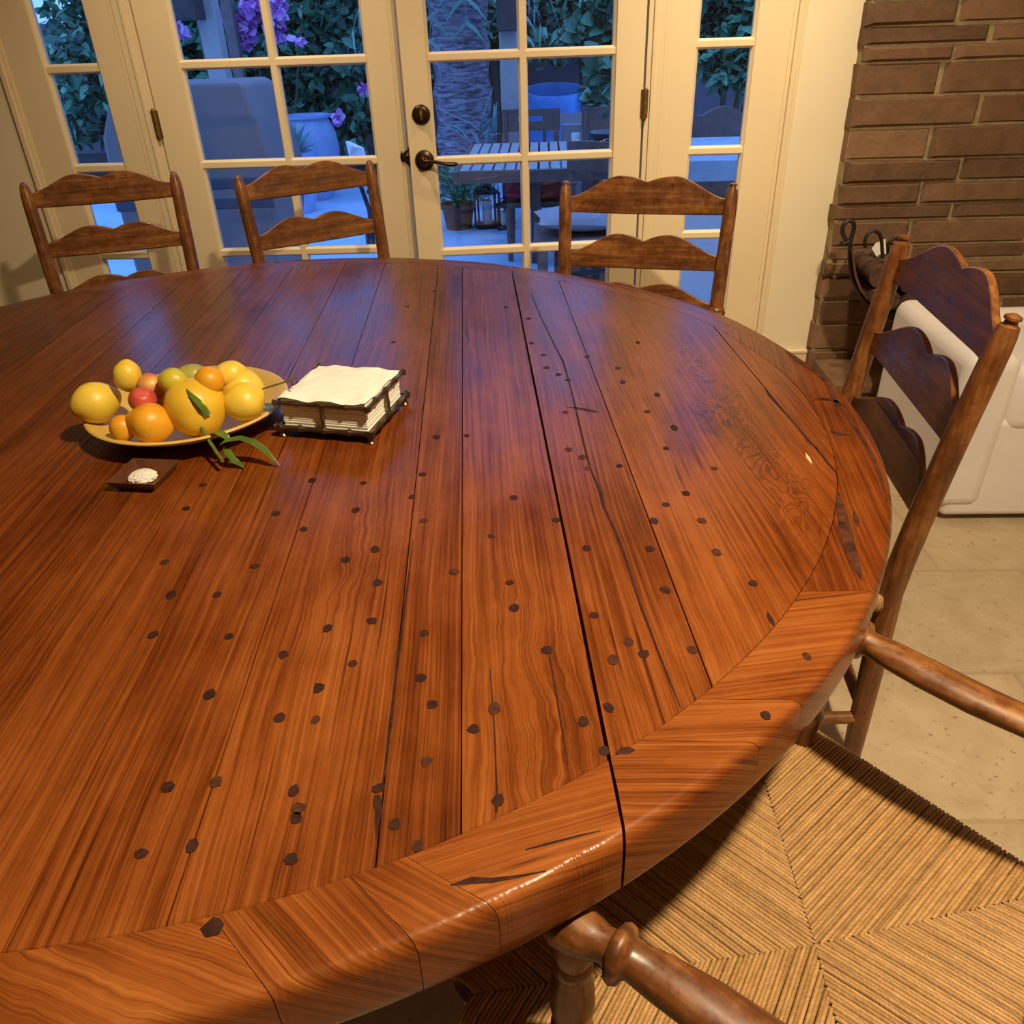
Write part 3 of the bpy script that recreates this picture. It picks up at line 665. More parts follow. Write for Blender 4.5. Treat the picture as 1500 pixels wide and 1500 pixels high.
def make_chair(label, loc, rz, arms, fw=.616, rw=.47, d=.45, top=.915, tw=.50, slats=((.830, .045, .106, .090), (.673, .043, .100, .080), (.535, .042, .095, .08)), finial='cap', rake=.085, seat_mesh=None, ring=False):
    root = thing('ladder_back_armchair' if arms else 'ladder_back_chair', label, 'chair', (loc[0], loc[1], 0), rz, None)
    yr = -d/2
    def rp(z, sx):             # axis of a rear post
        if z < .45: return V((sx*(rw/2+.004*(z-.45)), yr-.012*(1-z/.45), z))
        t = (z-.45)/(top-.45); return V((sx*(rw/2+(tw-rw)/2*t), yr-rake*t**1.25, z))
    for sx in (-1, 1):
        m = MB(); zl = [0, .1, .25, .40, .45, .52, .60, .68, .76, .84, top-.05, top-.03, top-.014]
        rl = [.017, .019, .021, .022, .022, .0215, .021, .0205, .020, .0195, .0185, .0175, .015]
        if finial == 'cap': zl += [top-.012, top-.006, top-.004, top, top+.004]; rl += [.010, .009, .0125, .0125, .004]
        else: zl += [top-.004, top+.004, top+.008]; rl += [.0125, .008, .002]
        m.tube([rp(z, sx) for z in zl], rl, 16, up=(0, 1, 0))
        if arms or ring:
            p = rp(.560, sx); m.lathe([(.020, -.022), (.027, -.015), (.029, -.004), (.024, .002), (.026, .006), (.021, .014)], 18, T(*p))
        m.build('rear_post', MWz, root)
    for zb, he, hp, hv in slats:
        a, b_ = rp(zb+.03, -1), rp(zb+.03, 1); w = (b_-a).length-.012
        m = MB(); y0 = a.y; tilt = Matrix.Rotation(math.atan2(rake, (top-.45))*.9, 4, 'X')
        m.prism(slat(w, he, hp, hv), -.0065, .0065, T(0, y0, zb) @ tilt, bend=lambda x: -.022*(1-(2*x/w)**2))
        m.build('back_slat', MWx, root, bevel=.003, sharp=35)
    seat = rush(fw, rw, d, -.04) if seat_mesh is None else None
    if seat: so = seat.build('seat', MSTRAW, root, sharp=80)
    else:
        so = bpy.data.objects.new('seat', seat_mesh); C.objects.link(so); so.parent = root
    ax = fw/2-.041; ay = d/2-.128
    for sx in (-1, 1):
        fx, fy = sx*(fw/2-.022), d/2-.022
        m = MB(); m.lathe([(.015, 0), (.019, .03), (.021, .1), (.0165, .13), (.022, .15), (.022, .30), (.017, .315), (.022, .33), (.021, .42), (.012, .436)], 16, T(fx, fy, 0))
        m.build('front_leg', MWz, root)
        if arms:
            m = MB(); z0 = .30; zt = .655
            m.lathe([(0.0107, z0), (0.0139, .40), (0.0156, .455), (0.0164, .475), (0.0197, .49), (0.0209, .505), (0.0156, .515), (0.0189, .522), (0.0217, .545), (0.0201, .575), (0.0156, .60), (0.0184, .604), (0.0184, .612), (0.0156, .617), (0.0193, .632), (0.0180, .645), (0.0148, zt)], 22, T(sx*ax, ay, 0))
            m.build('arm_post', MWz, root)
            e = rp(.675, sx); s_ = V((sx*ax, ay+.008, .662))
            m = MB(); Ld = (e-s_); pts = []; rad = []
            for t, ra, rb, dz in ((-.045, .004, .004, 0), (-.042, .014, .014, 0), (-.032, .022, .021, 0), (-.012, .0265, .025, 0), (.03, .0262, .024, 0), (.075, .022, .021, 0), (.10, .018, .018, 0), (.118, .019, .019, 0), (.128, .028, .027, 0), (.142, .031, .030, 0), (.156, .0285, .028, 0), (.164, .021, .021, 0), (.175, .0235, .020, 0), (.24, .029, .0205, -.001), (.36, .0335, .0195, -.004), (.52, .034, .0185, -.008), (.68, .031, .0175, -.010), (.84, .024, .016, -.006), (.96, .017, .014, 0), (1.0, .014, .012, 0)):
                pts.append(s_+Ld*t+V((sx*-.010*math.sin(PI*max(0, t)), 0, dz))); rad.append((ra*(.86 if t < .17 else .72), rb*(.86 if t < .17 else .78)))
            m.tube(pts, rad, 18); m.build('arm', MWy, root, sharp=50)
        # side stretchers
        for zz in ((.14, .27) if arms else (.14,)):
            m = MB(); p, q = V((fx, fy, zz)), rp(zz, sx); lathe_between(m, p, q+(q-p).normalized()*.012, [(.009, 0), (.012, .2), (.014, .5), (.0125, .9), (.012, 1.0)]); m.build('stretcher', MWy, root)
    fx, fy = fw/2-.022, d/2-.022
    m = MB(); lathe_between(m, (-fx, fy, .20), (fx, fy, .20), [(.01, 0), (.014, .1), (.018, .3), (.022, .42), (.013, .46), (.024, .5), (.013, .54), (.022, .58), (.018, .7), (.014, .9), (.01, 1)]); m.build('stretcher', MWx, root)
    m = MB(); lathe_between(m, rp(.16, -1), rp(.16, 1), [(.011, 0), (.014, .5), (.011, 1)]); m.build('stretcher', MWx, root)
    return root, (so.data if seat else seat_mesh)
def face(fx, fy): return math.atan2(-fx, fy)
chB, SM = make_chair('rush-seated ladder-back armchair in the near right corner, whole woven seat showing', (.265, .543), face(-.77, .64), True)
chA, _ = make_chair('ladder-back chair at the right rim of the table, in front of the white slipcovered chair', (.402, 1.405), face(-.995, .075), False, seat_mesh=SM, rake=.06, top=.955, slats=((.872, .045, .106, .090), (.728, .043, .100, .080), (.588, .042, .095, .08)))
chC, _ = make_chair('ladder-back chair with capped posts before the right glazed door, backed by the narrow sidelight', (.241, 2.262), face(-.226, -.974), False, seat_mesh=SM, ring=True)
MZ = ((.888, .044, .090, .075), (.74, .043, .086, .070), (.59, .042, .085, .07))
SM2 = rush(.50, .42, .42, -.03)
chM, SM2m = make_chair('ladder-back side chair with rounded finials in front of the left glazed door', (-.60, 2.49), face(.57, -.82), False, fw=.50, rw=.42, d=.42, top=.957, tw=.44, slats=MZ, finial='round', rake=.07)
chL, _ = make_chair('ladder-back side chair beside the left door jamb, cut by the left edge of the photo', (-1.305, 2.385), face(.34, -.94), False, fw=.50, rw=.42, d=.42, top=.957, tw=.44, slats=MZ, finial='round', rake=.07, seat_mesh=SM2m)

# ------------------------------------------------------------------ things on the table
BC = V((-.608, 1.236, TZ)); BR = .165
mb = MB()
prof = [(.070, 0), (.082, .001), (.088, .004), (.12, .016), (.150, .030), (.163, .037), (.1655, .0405), (.164, .0425), (.160, .0425), (.147, .0365), (.118, .023), (.085, .011), (.03, .008), (0.0005, .008)]
mb.lathe(prof, 64, cap=False); mb.add([(.07*math.cos(2*PI*k/24), .07*math.sin(2*PI*k/24), 0) for k in range(24)], [tuple(range(23, -1, -1))])
bowl = mb.build('fruit_platter', MPLATE, sharp=60); bowl.location = BC; tag(bowl, 'wide yellow glazed platter heaped with citrus on the table', 'platter')
def fruit(name, label, px, py, rpx, m, cat, h=None, el=1.0, tip=0.0, ax=(0, 0, 1), nav=0.0, z=None, grp=None):
    """a fruit whose centre shows at (px,py) with a radius of rpx pixels, resting in the bowl at height z"""
    p = atz(px, py, z); dep = (p-CAM).dot(CF); R_ = rpx*dep/F_PX
    bm = bmesh.new(); bmesh.ops.create_icosphere(bm, subdivisions=4, radius=1.0)
    for v in bm.verts:
        c = v.co; zz = c.z; s = 1.0
        lump = .02*math.sin(3.1*c.x+1.7*px)*math.sin(2.7*c.y+py)+.015*math.sin(5*c.z+px)
        k = V((c.x, c.y, zz*el))
        if tip:                                    # a nipple at one end and a neck at the other
            if zz > .80: k.z += tip*((zz-.80)/.20)**1.5
            if zz < -.88: k.z -= tip*.4*((-zz-.88)/.12)
        if nav and zz > .86: k.z -= nav*((zz-.86)/.14)
        if m is MPEACH or m is MRED:
            a = math.atan2(c.y, c.x); k *= 1-.05*math.exp(-(a/.28)**2)*(1-abs(zz)*.5)
            if zz > .9: k.z -= .10*((zz-.9)/.1)
        v.co = k*(1+lump)*R_
    me = bpy.data.meshes.new(name); bm.to_mesh(me); bm.free(); me.materials.append(m)
    for q in me.polygons: q.use_smooth = True
    o = bpy.data.objects.new(name, me); C.objects.link(o)
    o.rotation_mode = 'QUATERNION'; o.rotation_quaternion = V((0, 0, 1)).rotation_difference(V(ax).normalized()); o.location = p
    tag(o, label, cat, grp); return o, p, R_
FR = [
 ('lemon', 'big knobbly lemon with a leafy sprig at the front of the platter', 286.7, 597, 44, MBIGL, 'lemon', dict(el=.95, tip=.10, ax=(.25, -.85, -.35), z=.826)),
 ('lemon', 'smooth bright lemon at the right front of the platter', 358.5, 589, 28.5, MLEMON, 'lemon', dict(el=1.03, tip=.10, ax=(.7, .3, .3), z=.826)),
 ('lemon', 'pale lemon half hidden behind the right front lemon', 354, 569, 30, MLEMON, 'lemon', dict(el=1.10, tip=.14, ax=(-.8, .1, .2), z=.836)),
 ('lemon', 'lemon at the back of the heap, just above the half-hidden pale one', 338, 549, 20.5, MLEMON, 'lemon', dict(el=1.1, tip=.12, ax=(.8, .3, .1), z=.862)),
 ('orange', 'small orange at the top of the heap between the big lemon and the back lemon', 307, 557, 20.5, MORNG, 'orange', dict(z=.866)),
 ('lime', 'yellow-green lime on the heap above the big lemon', 253.6, 558.5, 19.5, MLIME, 'lime', dict(el=1.12, tip=.1, ax=(-.8, .2, -.1), z=.868)),
 ('mango', 'dull green fruit peeping out behind the lime and the orange', 282, 553, 20, MMANG, 'fruit', dict(el=1.2, ax=(.9, .1, .1), z=.850)),
 ('nectarine', 'red and yellow nectarine behind the red apricot', 222, 565, 19, MPEACH, 'nectarine', dict(ax=(.3, .5, .8), z=.853)),
 ('apricot', 'deep pink-red apricot at the left of the big lemon', 209, 586, 19.5, MRED, 'apricot', dict(ax=(.3, -.5, .8), z=.846)),
 ('lemon', 'orange-tinged lemon at the front left of the platter, stem end pointing left', 221, 620, 30, MORNG, 'lemon', dict(el=1.02, tip=.14, ax=(-.9, -.1, .3), z=.818)),
 ('orange', 'shaded orange tucked under the red apricot beside the big lemon', 236, 588, 17, MORNG, 'orange', dict(z=.822)),
 ('lemon', 'tall pale lemon at the left edge of the photo, highest on the heap', 187, 551, 20, MLEMON, 'lemon', dict(el=1.15, tip=.1, ax=(.1, .1, 1), z=.868)),
 ('orange', 'orange at the bottom left edge of the photo beside the orange-tinged lemon', 180, 627, 19, MORNG, 'orange', dict(z=.812)),
 ('lemon', 'lemon outside the left edge of the photo at the far rim of the platter', 140, 590, 30, MLEMON, 'lemon', dict(el=1.1, tip=.12, ax=(.6, .5, .1), z=.828)),
]
bigp = None; fr_pos = {}
for i, (n_, lb, px, py, rp_, m_, ct, kw) in enumerate(FR):
    o, p, R_ = fruit(n_, lb, px, py, rp_, m_, ct, grp='fruit heaped on the platter', **kw); fr_pos[i] = (o, p, R_)
def leafmesh(m, pts, w, fold=.25, curl=None):
    """a leaf along a spine of points with half-width w and a folded midrib"""
    pts = [V(p) for p in pts]; n = len(pts); vs = []; fs = []
    for i, p in enumerate(pts):
        t = (pts[min(i+1, n-1)]-pts[max(i-1, 0)]).normalized(); side = t.cross(V((0, 0, 1)))
        side = side.normalized() if side.length > .01 else V((1, 0, 0)); up = side.cross(t)
        k = i/(n-1); ww = w*math.sin(PI*min(1, k*1.0)**.75)+.0003
        vs += [p+side*ww+up*ww*fold, p, p-side*ww+up*ww*fold]
    for i in range(n-1): fs += [(3*i, 3*i+1, 3*i+4, 3*i+3), (3*i+1, 3*i+2, 3*i+5, 3*i+4)]
    return m.add(vs, fs)
big = fr_pos[0][0]; P0, R0 = fr_pos[0][1], fr_pos[0][2]
def child(o, par):             # parent keeping the world place
    o.parent = par; pm = Matrix.Translation(par.location) @ par.rotation_quaternion.to_matrix().to_4x4() if par.rotation_mode == 'QUATERNION' else par.matrix_world
    o.matrix_parent_inverse = pm.inverted(); return o
m = MB(); a = atz(291, 619, .815); st = [a, atz(298, 632, .806), atz(309, 650, .79), atz(318, 664, .785), atz(326, 675, .782)]
m.tube(st, [.0028, .0030, .0030, .0028, .0030], 8)
def on_big(px, py, off=.002):  # where the sight line meets the big lemon
    d = ray(px, py).normalized(); oc = CAM-P0; bq = oc.dot(d); disc = bq*bq-(oc.length_squared-(R0*.99+off)**2)
    return CAM+d*(-bq-math.sqrt(disc)) if disc > 0 else CAM+d*(-bq)
stem_ = child(m.build('stem', MSTEM), big)
m = MB(); leafmesh(m, [on_big(300, 612, .003), on_big(303, 606, .003), on_big(296, 596, .003), on_big(288, 587, .003), on_big(280, 579, .003), on_big(273, 569, .003)], .0078, .12); m.build('leaf', MLEAFF, stem_)
m = MB(); leafmesh(m, [atz(306, 636, .800), atz(318, 633, .808), atz(330, 640, .806), atz(340, 650, .796)], .008, .3); m.build('leaf', MLEAFF, stem_)
m = MB(); leafmesh(m, [atz(321, 652, .800), atz(334, 646, .804), atz(352, 644, .802), atz(370, 649, .796), atz(386, 659, .786), atz(398, 671, .775), atz(410, 682, .764)], .0085, .35); m.build('leaf', MLEAFF, stem_)
m = MB(); leafmesh(m, [atz(326, 652, .796), atz(332, 662, .786), atz(340, 674, .773), atz(350, 680, .766), atz(358, 686, .763)], .0075, .35); m.build('leaf', MLEAFF, stem_)
m = MB(); leafmesh(m, [atz(387, 590, .800), atz(393, 594, .802), atz(398, 600, .803), atz(396, 606, .803)], .008, .3); child(m.build('leaf', MLEAFF), fr_pos[1][0])
m = MB(); m.tube([atz(384, 570, .84), atz(396, 566, .842), atz(410, 562, .845), atz(424, 557, .848), atz(434, 553, .85)], [.0016, .0016, .0015, .0018, .0026], 8)
m.tube([atz(424, 557, .848), atz(429, 561, .846), atz(428, 563, .845)], [.0014, .0014, .0024], 6); child(m.build('twig', MTWIG), fr_pos[2][0])

# paper napkins in a bamboo-shaped metal holder
a = atz(408, 639, TZ); b_ = atz(548, 651, TZ); c_ = atz(603, 599, TZ)
ux = (b_-a).normalized(); ang_n = math.atan2(ux.y, ux.x); side = .163
uy = V((-ux.y, ux.x, 0)); cn = a+ux*side/2+uy*side/2+V((.004, 0, 0))
hold = thing('napkin_holder', 'square bronze-toned napkin holder of bamboo-shaped rods holding paper napkins', 'napkin holder', (cn.x, cn.y, TZ), ang_n)
h_ = side/2
def bamboo(p, q, r, name, n=4):
    p, q = V(p), V(q); m = MB(); pts = []; rr = []
    for i in range(n):
        for t, k in ((0.02, 1.35), (.10, .95), (.5, .86), (.90, .95), (.98, 1.35)):
            pts.append(p+(q-p)*((i+t)/n)); rr.append(r*k)
    m.tube(pts, rr, 12, up=(0, 0, 1) if abs((q-p).normalized().z) < .9 else (1, 0, 0)); return m.build(name, MPEWT, hold)
def brail(z, e, r, name):
    for p, q in (((-e-.006, -e, z), (e+.006, -e, z)), ((e, -e-.006, z), (e, e+.006, z)), ((e+.006, e, z), (-e-.006, e, z)), ((-e, e+.006, z), (-e, -e-.006, z))): bamboo(p, q, r, name)
brail(.017, h_, .0048, 'base_rail'); brail(.060, h_-.002, .0038, 'top_rail')
for x, y in ((0, -h_), (h_, 0), (0, h_), (-h_, 0)): bamboo((x, y, .018), (x*.985, y*.985, .060), .0036, 'post', 2)
for x in (-1, 1):
    for y in (-1, 1):
        m = MB(); m.lathe([(.006, 0), (.0075, .002), (.005, .005), (.0055, .016)], 12, T(x*h_*.96, y*h_*.96, 0)); m.build('foot', MPEWT, hold)
m = MB(); m.box(-h_+.002, h_-.002, -h_+.002, h_-.002, .014, .017); m.build('tray', MPEWT, hold)
m = MB(); NL = 26; N = 28
z = .0175
for i in range(NL):
    e = .0735+random.uniform(-.0007, .0007); ox, oy = random.uniform(-.0006, .0006), random.uniform(-.0006, .0006); dz = (.066-.0175)/NL
    if i < NL-1:
        r = .006; vs = []
        ol = [(-e, -e), (e, -e), (e, e), (-e, e)]
        vs = [(x+ox, y+oy, z) for x, y in ol]+[(x*1.003+ox, y*1.003+oy, z+dz*.5) for x, y in ol]+[(x+ox, y+oy, z+dz) for x, y in ol]
        m.add(vs, [(3, 2, 1, 0), (8, 9, 10, 11)]+[(k+q, k+(q+1) % 4, k+4+(q+1) % 4, k+4+q) for k in (0, 4) for q in range(4)])
    else:
        vs = []; fs = []; e = .0765
        for a1 in range(N+1):
            for b1 in range(N+1):
                x = -e+2*e*a1/N; y = -e+2*e*b1/N; ed = min(e-abs(x), e-abs(y))
                emb = .0009*math.sin(x*150+2*math.sin(y*60))*math.sin(y*130+1.5*math.sin(x*70)) if ed < .045 else 0
                zz = z+.0035+emb+.0012*math.sin(x*40+1)*math.sin(y*34)+(-.0022*max(0, 1-ed/.008))+.0018*(ed < .012)*math.sin(x*90+y*70)
                vs.append((x+ox, y+oy, zz))
        for a1 in range(N):
            for b1 in range(N): q = a1*(N+1)+b1; fs.append((q, q+1, q+N+2, q+N+1))
        m.add(vs, fs)
    z += dz
nap = m.build('napkin_stack', MNAP, None, sharp=30); nap.location = (cn.x, cn.y, TZ); nap.rotation_euler = (0, 0, ang_n)
tag(nap, 'stack of embossed white paper napkins filling the bronze bamboo holder', 'napkins')

# salt in a small wooden dish
p0 = atz(240, 722, TZ); p1 = atz(257, 679, TZ+.017); sd = .078
dc = V((p0.x-.042, p0.y+.036, TZ))
m = MB(); rings = [(.026, 0), (.029, .001), (.0385, .0165), (.039, .018), (.037, .018), (.027, .006), (.0005, .005)]; vs = []; fs = []
for r, z_ in rings:
    for k in range(4): vs.append((r*(1, 1, -1, -1)[k], r*(-1, 1, 1, -1)[k], z_))
for i in range(len(rings)-1):
    for k in range(4): fs.append((i*4+k, i*4+(k+1) % 4, (i+1)*4+(k+1) % 4, (i+1)*4+k))
fs.append((3, 2, 1, 0)); m.add(vs, fs)
dish = m.build('salt_dish', MDARKW, None, bevel=.001, sharp=30); dish.location = dc; dish.rotation_euler = (0, 0, -.10)
tag(dish, 'small square dark wooden dish with sloped sides, in front of the platter', 'dish')
bm = bmesh.new(); bmesh.ops.create_icosphere(bm, subdivisions=4, radius=1)
for v in bm.verts:
    n_ = random.uniform(.93, 1.07); v.co = V((v.co.x*.021*n_, v.co.y*.019*n_, max(v.co.z, -.2)*.010*n_))
me = bpy.data.meshes.new('salt'); bm.to_mesh(me); bm.free(); me.materials.append(MSALT)
salt = bpy.data.objects.new('salt', me); C.objects.link(salt); salt.location = dc+V((-.002, -.002, .0085)); tag(salt, 'small heap of white flake salt in the wooden dish', 'salt', kind='stuff')

# ------------------------------------------------------------------ by the brick wall
ac = thing('slipcovered_armchair', 'armchair under a white slipcover behind the right-hand ladder-back chair', 'armchair', (1.49, 2.36, 0), 0)
def cush(name, x0, x1, y0, y1, z0, z1, r=.05, m=MWHT):
    q = MB(); q.box(x0, x1, y0, y1, z0, z1); o = q.build(name, m, ac, bevel=r); o.modifiers['bevel'].segments = 5; return o
cush('base', -.30, .46, -.27, .27, .02, .34, .02); cush('seat_cushion', -.17, .44, -.20, .20, .342, .46, .045)
cush('arm', -.20, .46, -.28, -.19, .30, .50, .04); cush('arm', -.20, .46, .19, .28, .30, .50, .04); cush('backrest', -.34, -.19, -.28, .28, .05, .53, .04)
# wrought-iron carrier with a leather sling
lp = at(1285, 400, D-.28); lz = .19
lc = thing('log_carrier', 'wrought-iron log carrier with looped handles and a brown leather sling on the hearth', 'log carrier', (1.30, D-.27, lz))
def curve(pts, k=5):           # Catmull-Rom through the points
    pts = [V(p) for p in pts]; q = [pts[0]*2-pts[1]]+pts+[pts[-1]*2-pts[-2]]; out = []
    for i in range(1, len(q)-2):
        for j in range(k):
            t = j/k; a, b_, c_, d_ = q[i-1], q[i], q[i+1], q[i+2]
            out.append(.5*((2*b_)+(c_-a)*t+(2*a-5*b_+4*c_-d_)*t*t+(3*b_-a-3*c_+d_)*t**3))
    return out+[pts[-1]]
def P3(px, py, dy=0.0): q = at(px, py, D-.27+dy); return q-V((1.30, D-.27, lz))
m = MB(); W_ = .0075
lo = [P3(1240, 352), P3(1236, 346), P3(1234, 338), P3(1236, 329), P3(1242, 324), P3(1249, 325), P3(1251, 332), P3(1249, 342), P3(1246, 352), P3(1245, 362), P3(1245, 376), P3(1246, 392), P3(1249, 408), P3(1255, 422), P3(1263, 436), P3(1275, 448), P3(1292, 456), P3(1315, 458)]
m.tube(curve(lo), W_, 8, up=(0, 1, 0)); m.tube(curve([P3(1231, 354), P3(1234, 357), P3(1240, 355), P3(1247, 352)]), .006, 8, up=(0, 1, 0)); m.build('frame', MIRON, lc)
m = MB(); m.tube(curve([P3(1268, 362, -.05), P3(1267, 352, -.05), P3(1271, 343, -.05), P3(1279, 338, -.05), P3(1287, 341, -.05), P3(1291, 350, -.05), P3(1292, 362, -.05), P3(1293, 378, -.05)]), .006, 8, up=(0, 1, 0)); m.build('handle', MIRON, lc)
m = MB(); m.tube(curve([P3(1300, 372, .06), P3(1301, 358, .06), P3(1308, 350, .06), P3(1318, 352, .06), P3(1324, 366, .06)]), .006, 8, up=(0, 1, 0)); m.build('handle', MIRON, lc)
m = MB(); vs = []; fs = []; NN = 14
prof = [(1247, 366), (1249, 385), (1252, 405), (1259, 425), (1272, 442), (1295, 452), (1325, 453), (1350, 442), (1364, 420), (1370, 390), (1372, 366)]
for k, (x, y) in enumerate(prof):
    for j in range(2):
        for dy in (-.14, .14): vs.append(tuple(P3(x+(0 if j == 0 else (3 if x < 1310 else -3)), y-(0 if j == 0 else 3), dy)))
for k in range(len(prof)-1):
    q = 4*k; w = q+4; fs += [(q, q+1, w+1, w), (q+2, w+2, w+3, q+3), (q, w, w+2, q+2), (q+1, q+3, w+3, w+1)]
fs += [(0, 2, 3, 1), (4*len(prof)-4, 4*len(prof)-3, 4*len(prof)-1, 4*len(prof)-2)]; m.add(vs, fs); m.build('sling', MCOPR, lc)
m = MB(); m.box(-.02, .18, -.13, .13, .006, .03); m.build('base_plate', MIRON, lc)
for k, (x, y, dy, ln) in enumerate(((1272, 392, .02, .05), (1287, 424, -.01, .05), (1318, 396, .03, .05), (1268, 420, -.01, .05), (1296, 388, 0, .05), (1316, 428, .02, .05))):
    m = MB(); q = P3(x, y, dy) + V((1.30, D-.27, lz)); r = (.034, .030, .044, .022, .030, .036)[k]
    m.tube([q+V((-.02, -.16, .01)), q+V((0, -.03, 0)), q+V((.02, .14, -.01))], [r, r*1.08, r*.95], 9); lg = m.build('firewood_log', MBARK)
    tag(lg, ('split firewood log nearest the looped handle in the carrier', 'lower firewood log against the front of the leather sling', 'thick firewood log at the right side of the carrier', 'thin firewood log low beside the iron frame of the carrier', 'firewood log in the middle of the carrier, under the white paper', 'firewood log low at the right of the carrier')[k], 'firewood', 'logs in the carrier')
m = MB(); q = [P3(1277, 364, .05), P3(1282, 357, .05), P3(1297, 350, .05), P3(1298, 372, .05), P3(1284, 376, .05)]
q = [p+V((1.30, D-.27, lz)) for p in q]; vs = [tuple(p) for p in q]+[tuple(p+V((.002, .004, 0))) for p in q]; m.add(vs, [(0, 1, 2, 3, 4), (9, 8, 7, 6, 5)]+[(i, (i+1) % 5, 5+(i+1) % 5, 5+i) for i in range(5)])
tag(m.build('paper_sheet', MNAP, smooth=False), 'folded white paper tucked in the log carrier', 'paper')

# ------------------------------------------------------------------ outdoors
GZ = -.12
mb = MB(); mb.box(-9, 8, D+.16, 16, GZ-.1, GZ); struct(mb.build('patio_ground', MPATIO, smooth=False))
mb = MB(); mb.box(-9, 8, 12.3, 12.6, GZ, 1.55); struct(mb.build('garden_wall', MGWALL, smooth=False))
mb = MB(); mb.box(-9, 8, 9.6, 12.0, GZ, GZ+.10); tag(mb.build('planting_bed', MSOIL, smooth=False), None, None, kind='structure')
def foliage(name, label, m, blobs, n, size, cat, stem=None, grp=None, wf=.5, droop=.3, stems=3):
    """blobs: (x, y, z, rx, ry, rz); leaves as folded quads scattered through the shell of each blob"""
    mb = MB(); tot = sum(b[3]*b[5] for b in blobs)
    x0 = sum(b[0] for b in blobs)/len(blobs); y0 = sum(b[1] for b in blobs)/len(blobs)
    for (x, y, z, rx, ry, rz) in blobs:
        for _ in range(int(n*rx*rz/tot)):
            while True:
                u = V((random.uniform(-1, 1), random.uniform(-1, 1), random.uniform(-1, 1)))
                if .30 < u.length < 1: break
            p = V((x+u.x*rx, y+u.y*ry, z+u.z*rz)); s = size*random.uniform(.6, 1.3)
            d = V((random.gauss(0, 1), random.gauss(-.6, .8), random.gauss(-droop, .7))).normalized()
            sd_ = d.cross(V((random.gauss(0, 1), random.gauss(0, 1), random.gauss(0, 1)))).normalized(); nn = sd_.cross(d)
            w = s*wf; vs = [p, p+d*s*.35+sd_*w*.5+nn*s*.08, p+d*s, p+d*s*.35-sd_*w*.5+nn*s*.08, p+d*s*.75+sd_*w*.3+nn*s*.05, p+d*s*.75-sd_*w*.3+nn*s*.05, p+d*s*.4]
            mb.add(vs, [(0, 1, 6), (6, 1, 4), (6, 4, 2), (0, 6, 3), (6, 5, 3), (6, 2, 5)], tone=random.random())
    if stem:
        root = thing(name, label, cat, (x0, y0, GZ), 0, grp)
        mb.v = [(a-x0, b-y0, c-GZ) for a, b, c in mb.v]; mb.build('foliage', m, root, sharp=60)
        sm_ = MB(); zt = max(b[2] for b in blobs)-GZ
        for k in range(stems):
            dx = random.uniform(-1, 1)*(.3 if stems > 1 else 0); pts = [(dx*.4, 0, 0), (dx*.7, .05, zt*.4), (dx*1.4, 0, zt*.8), (dx*1.8, 0, zt)]
            sm_.tube(pts, [stem, stem*.9, stem*.6, stem*.3], 7)
        sm_.build('stems', MTWIG, root); return root
    return tag(mb.build(name, m, None, sharp=60), label, cat, grp)
def A(px, py, Y): return at(px, py, Y)
def blob(px, py, Y, rpx, rpy, ry=.4):
    p = at(px, py, Y); k = (p-CAM).dot(CF)/F_PX; return (p.x, p.y, p.z, rpx*k, ry, rpy*k)
foliage('ivy_hedge', 'tall dark ivy hedge behind the pale urn, seen through the left door', MHEDGE, [blob(x, y, 10.3+random.uniform(-.3, .3), 52, 46, .5) for x in (120, 190, 255, 330, 385, 440, 495, 540) for y in (-60, 0, 60, 120, 165)] + [blob(270, y, 10.6, 45, 40) for y in (0, 60, 110)], 12000, .155, 'hedge', stem=.03, stems=5)
foliage('ivy_hedge', 'dark hedge in the deep shade behind the palm and the white post', MHEDGE, [blob(x, y, 11.6, 45, 45, .3) for x in (600, 650, 700, 750, 800, 850, 900) for y in (-50, 0, 45)] + [blob(x, 100, 11.6, 40, 40, .3) for x in (590, 620)], 5000, .15, 'hedge', stem=.03, stems=4)
foliage('bougainvillea', 'bougainvillea with purple-pink bracts at the top of the left door', MFLOW, [blob(318, 12, 9.2, 13, 19, .15), blob(322, -12, 9.2, 14, 14, .15), blob(370, 6, 9.2, 14, 14, .15), blob(402, 12, 9.2, 11, 15, .15), blob(404, 40, 9.2, 9, 13, .12), blob(355, 52, 9.2, 11, 13, .12), blob(362, 33, 9.2, 8, 10, .1), blob(255, 36, 9.2, 7, 12, .12), blob(344, 46, 9.2, 7, 7, .1), blob(436, 56, 9.2, 4, 4, .06), blob(497, 172, 9.2, 4, 5, .06), blob(533, 130, 9.2, 3, 4, .05)], 900, .10, 'shrub', stem=.015, wf=.9)
foliage('climbing_vine', 'light-leaved vine hanging at the top right of the right door', MVINE, [blob(895, y, 8.9, 26, 26, .25) for y in (-20, 10, 40, 85, 120)] + [blob(868, 15, 8.9, 20, 28, .2), blob(850, 40, 8.9, 18, 14, .15), blob(800, 62, 9.2, 18, 6, .15), blob(825, 60, 9.2, 14, 8, .15), blob(880, 85, 8.8, 18, 22, .2), blob(862, 140, 8.8, 7, 18, .1), blob(875, 170, 8.8, 6, 12, .1)], 1100, .15, 'vine', stem=.02, wf=.75)
foliage('broadleaf_shrub', 'glossy dark shrub filling the top of the narrow sidelight', MHEDGE, [blob(x, y, 7.4, 28, 28, .35) for x in (1015, 1045, 1075, 1105, 1135) for y in (-40, 0, 40, 75)] + [blob(1060, 105, 7.3, 24, 22, .3), blob(1095, 110, 7.3, 24, 24, .3)], 3600, .125, 'shrub', stem=.03, wf=.42)
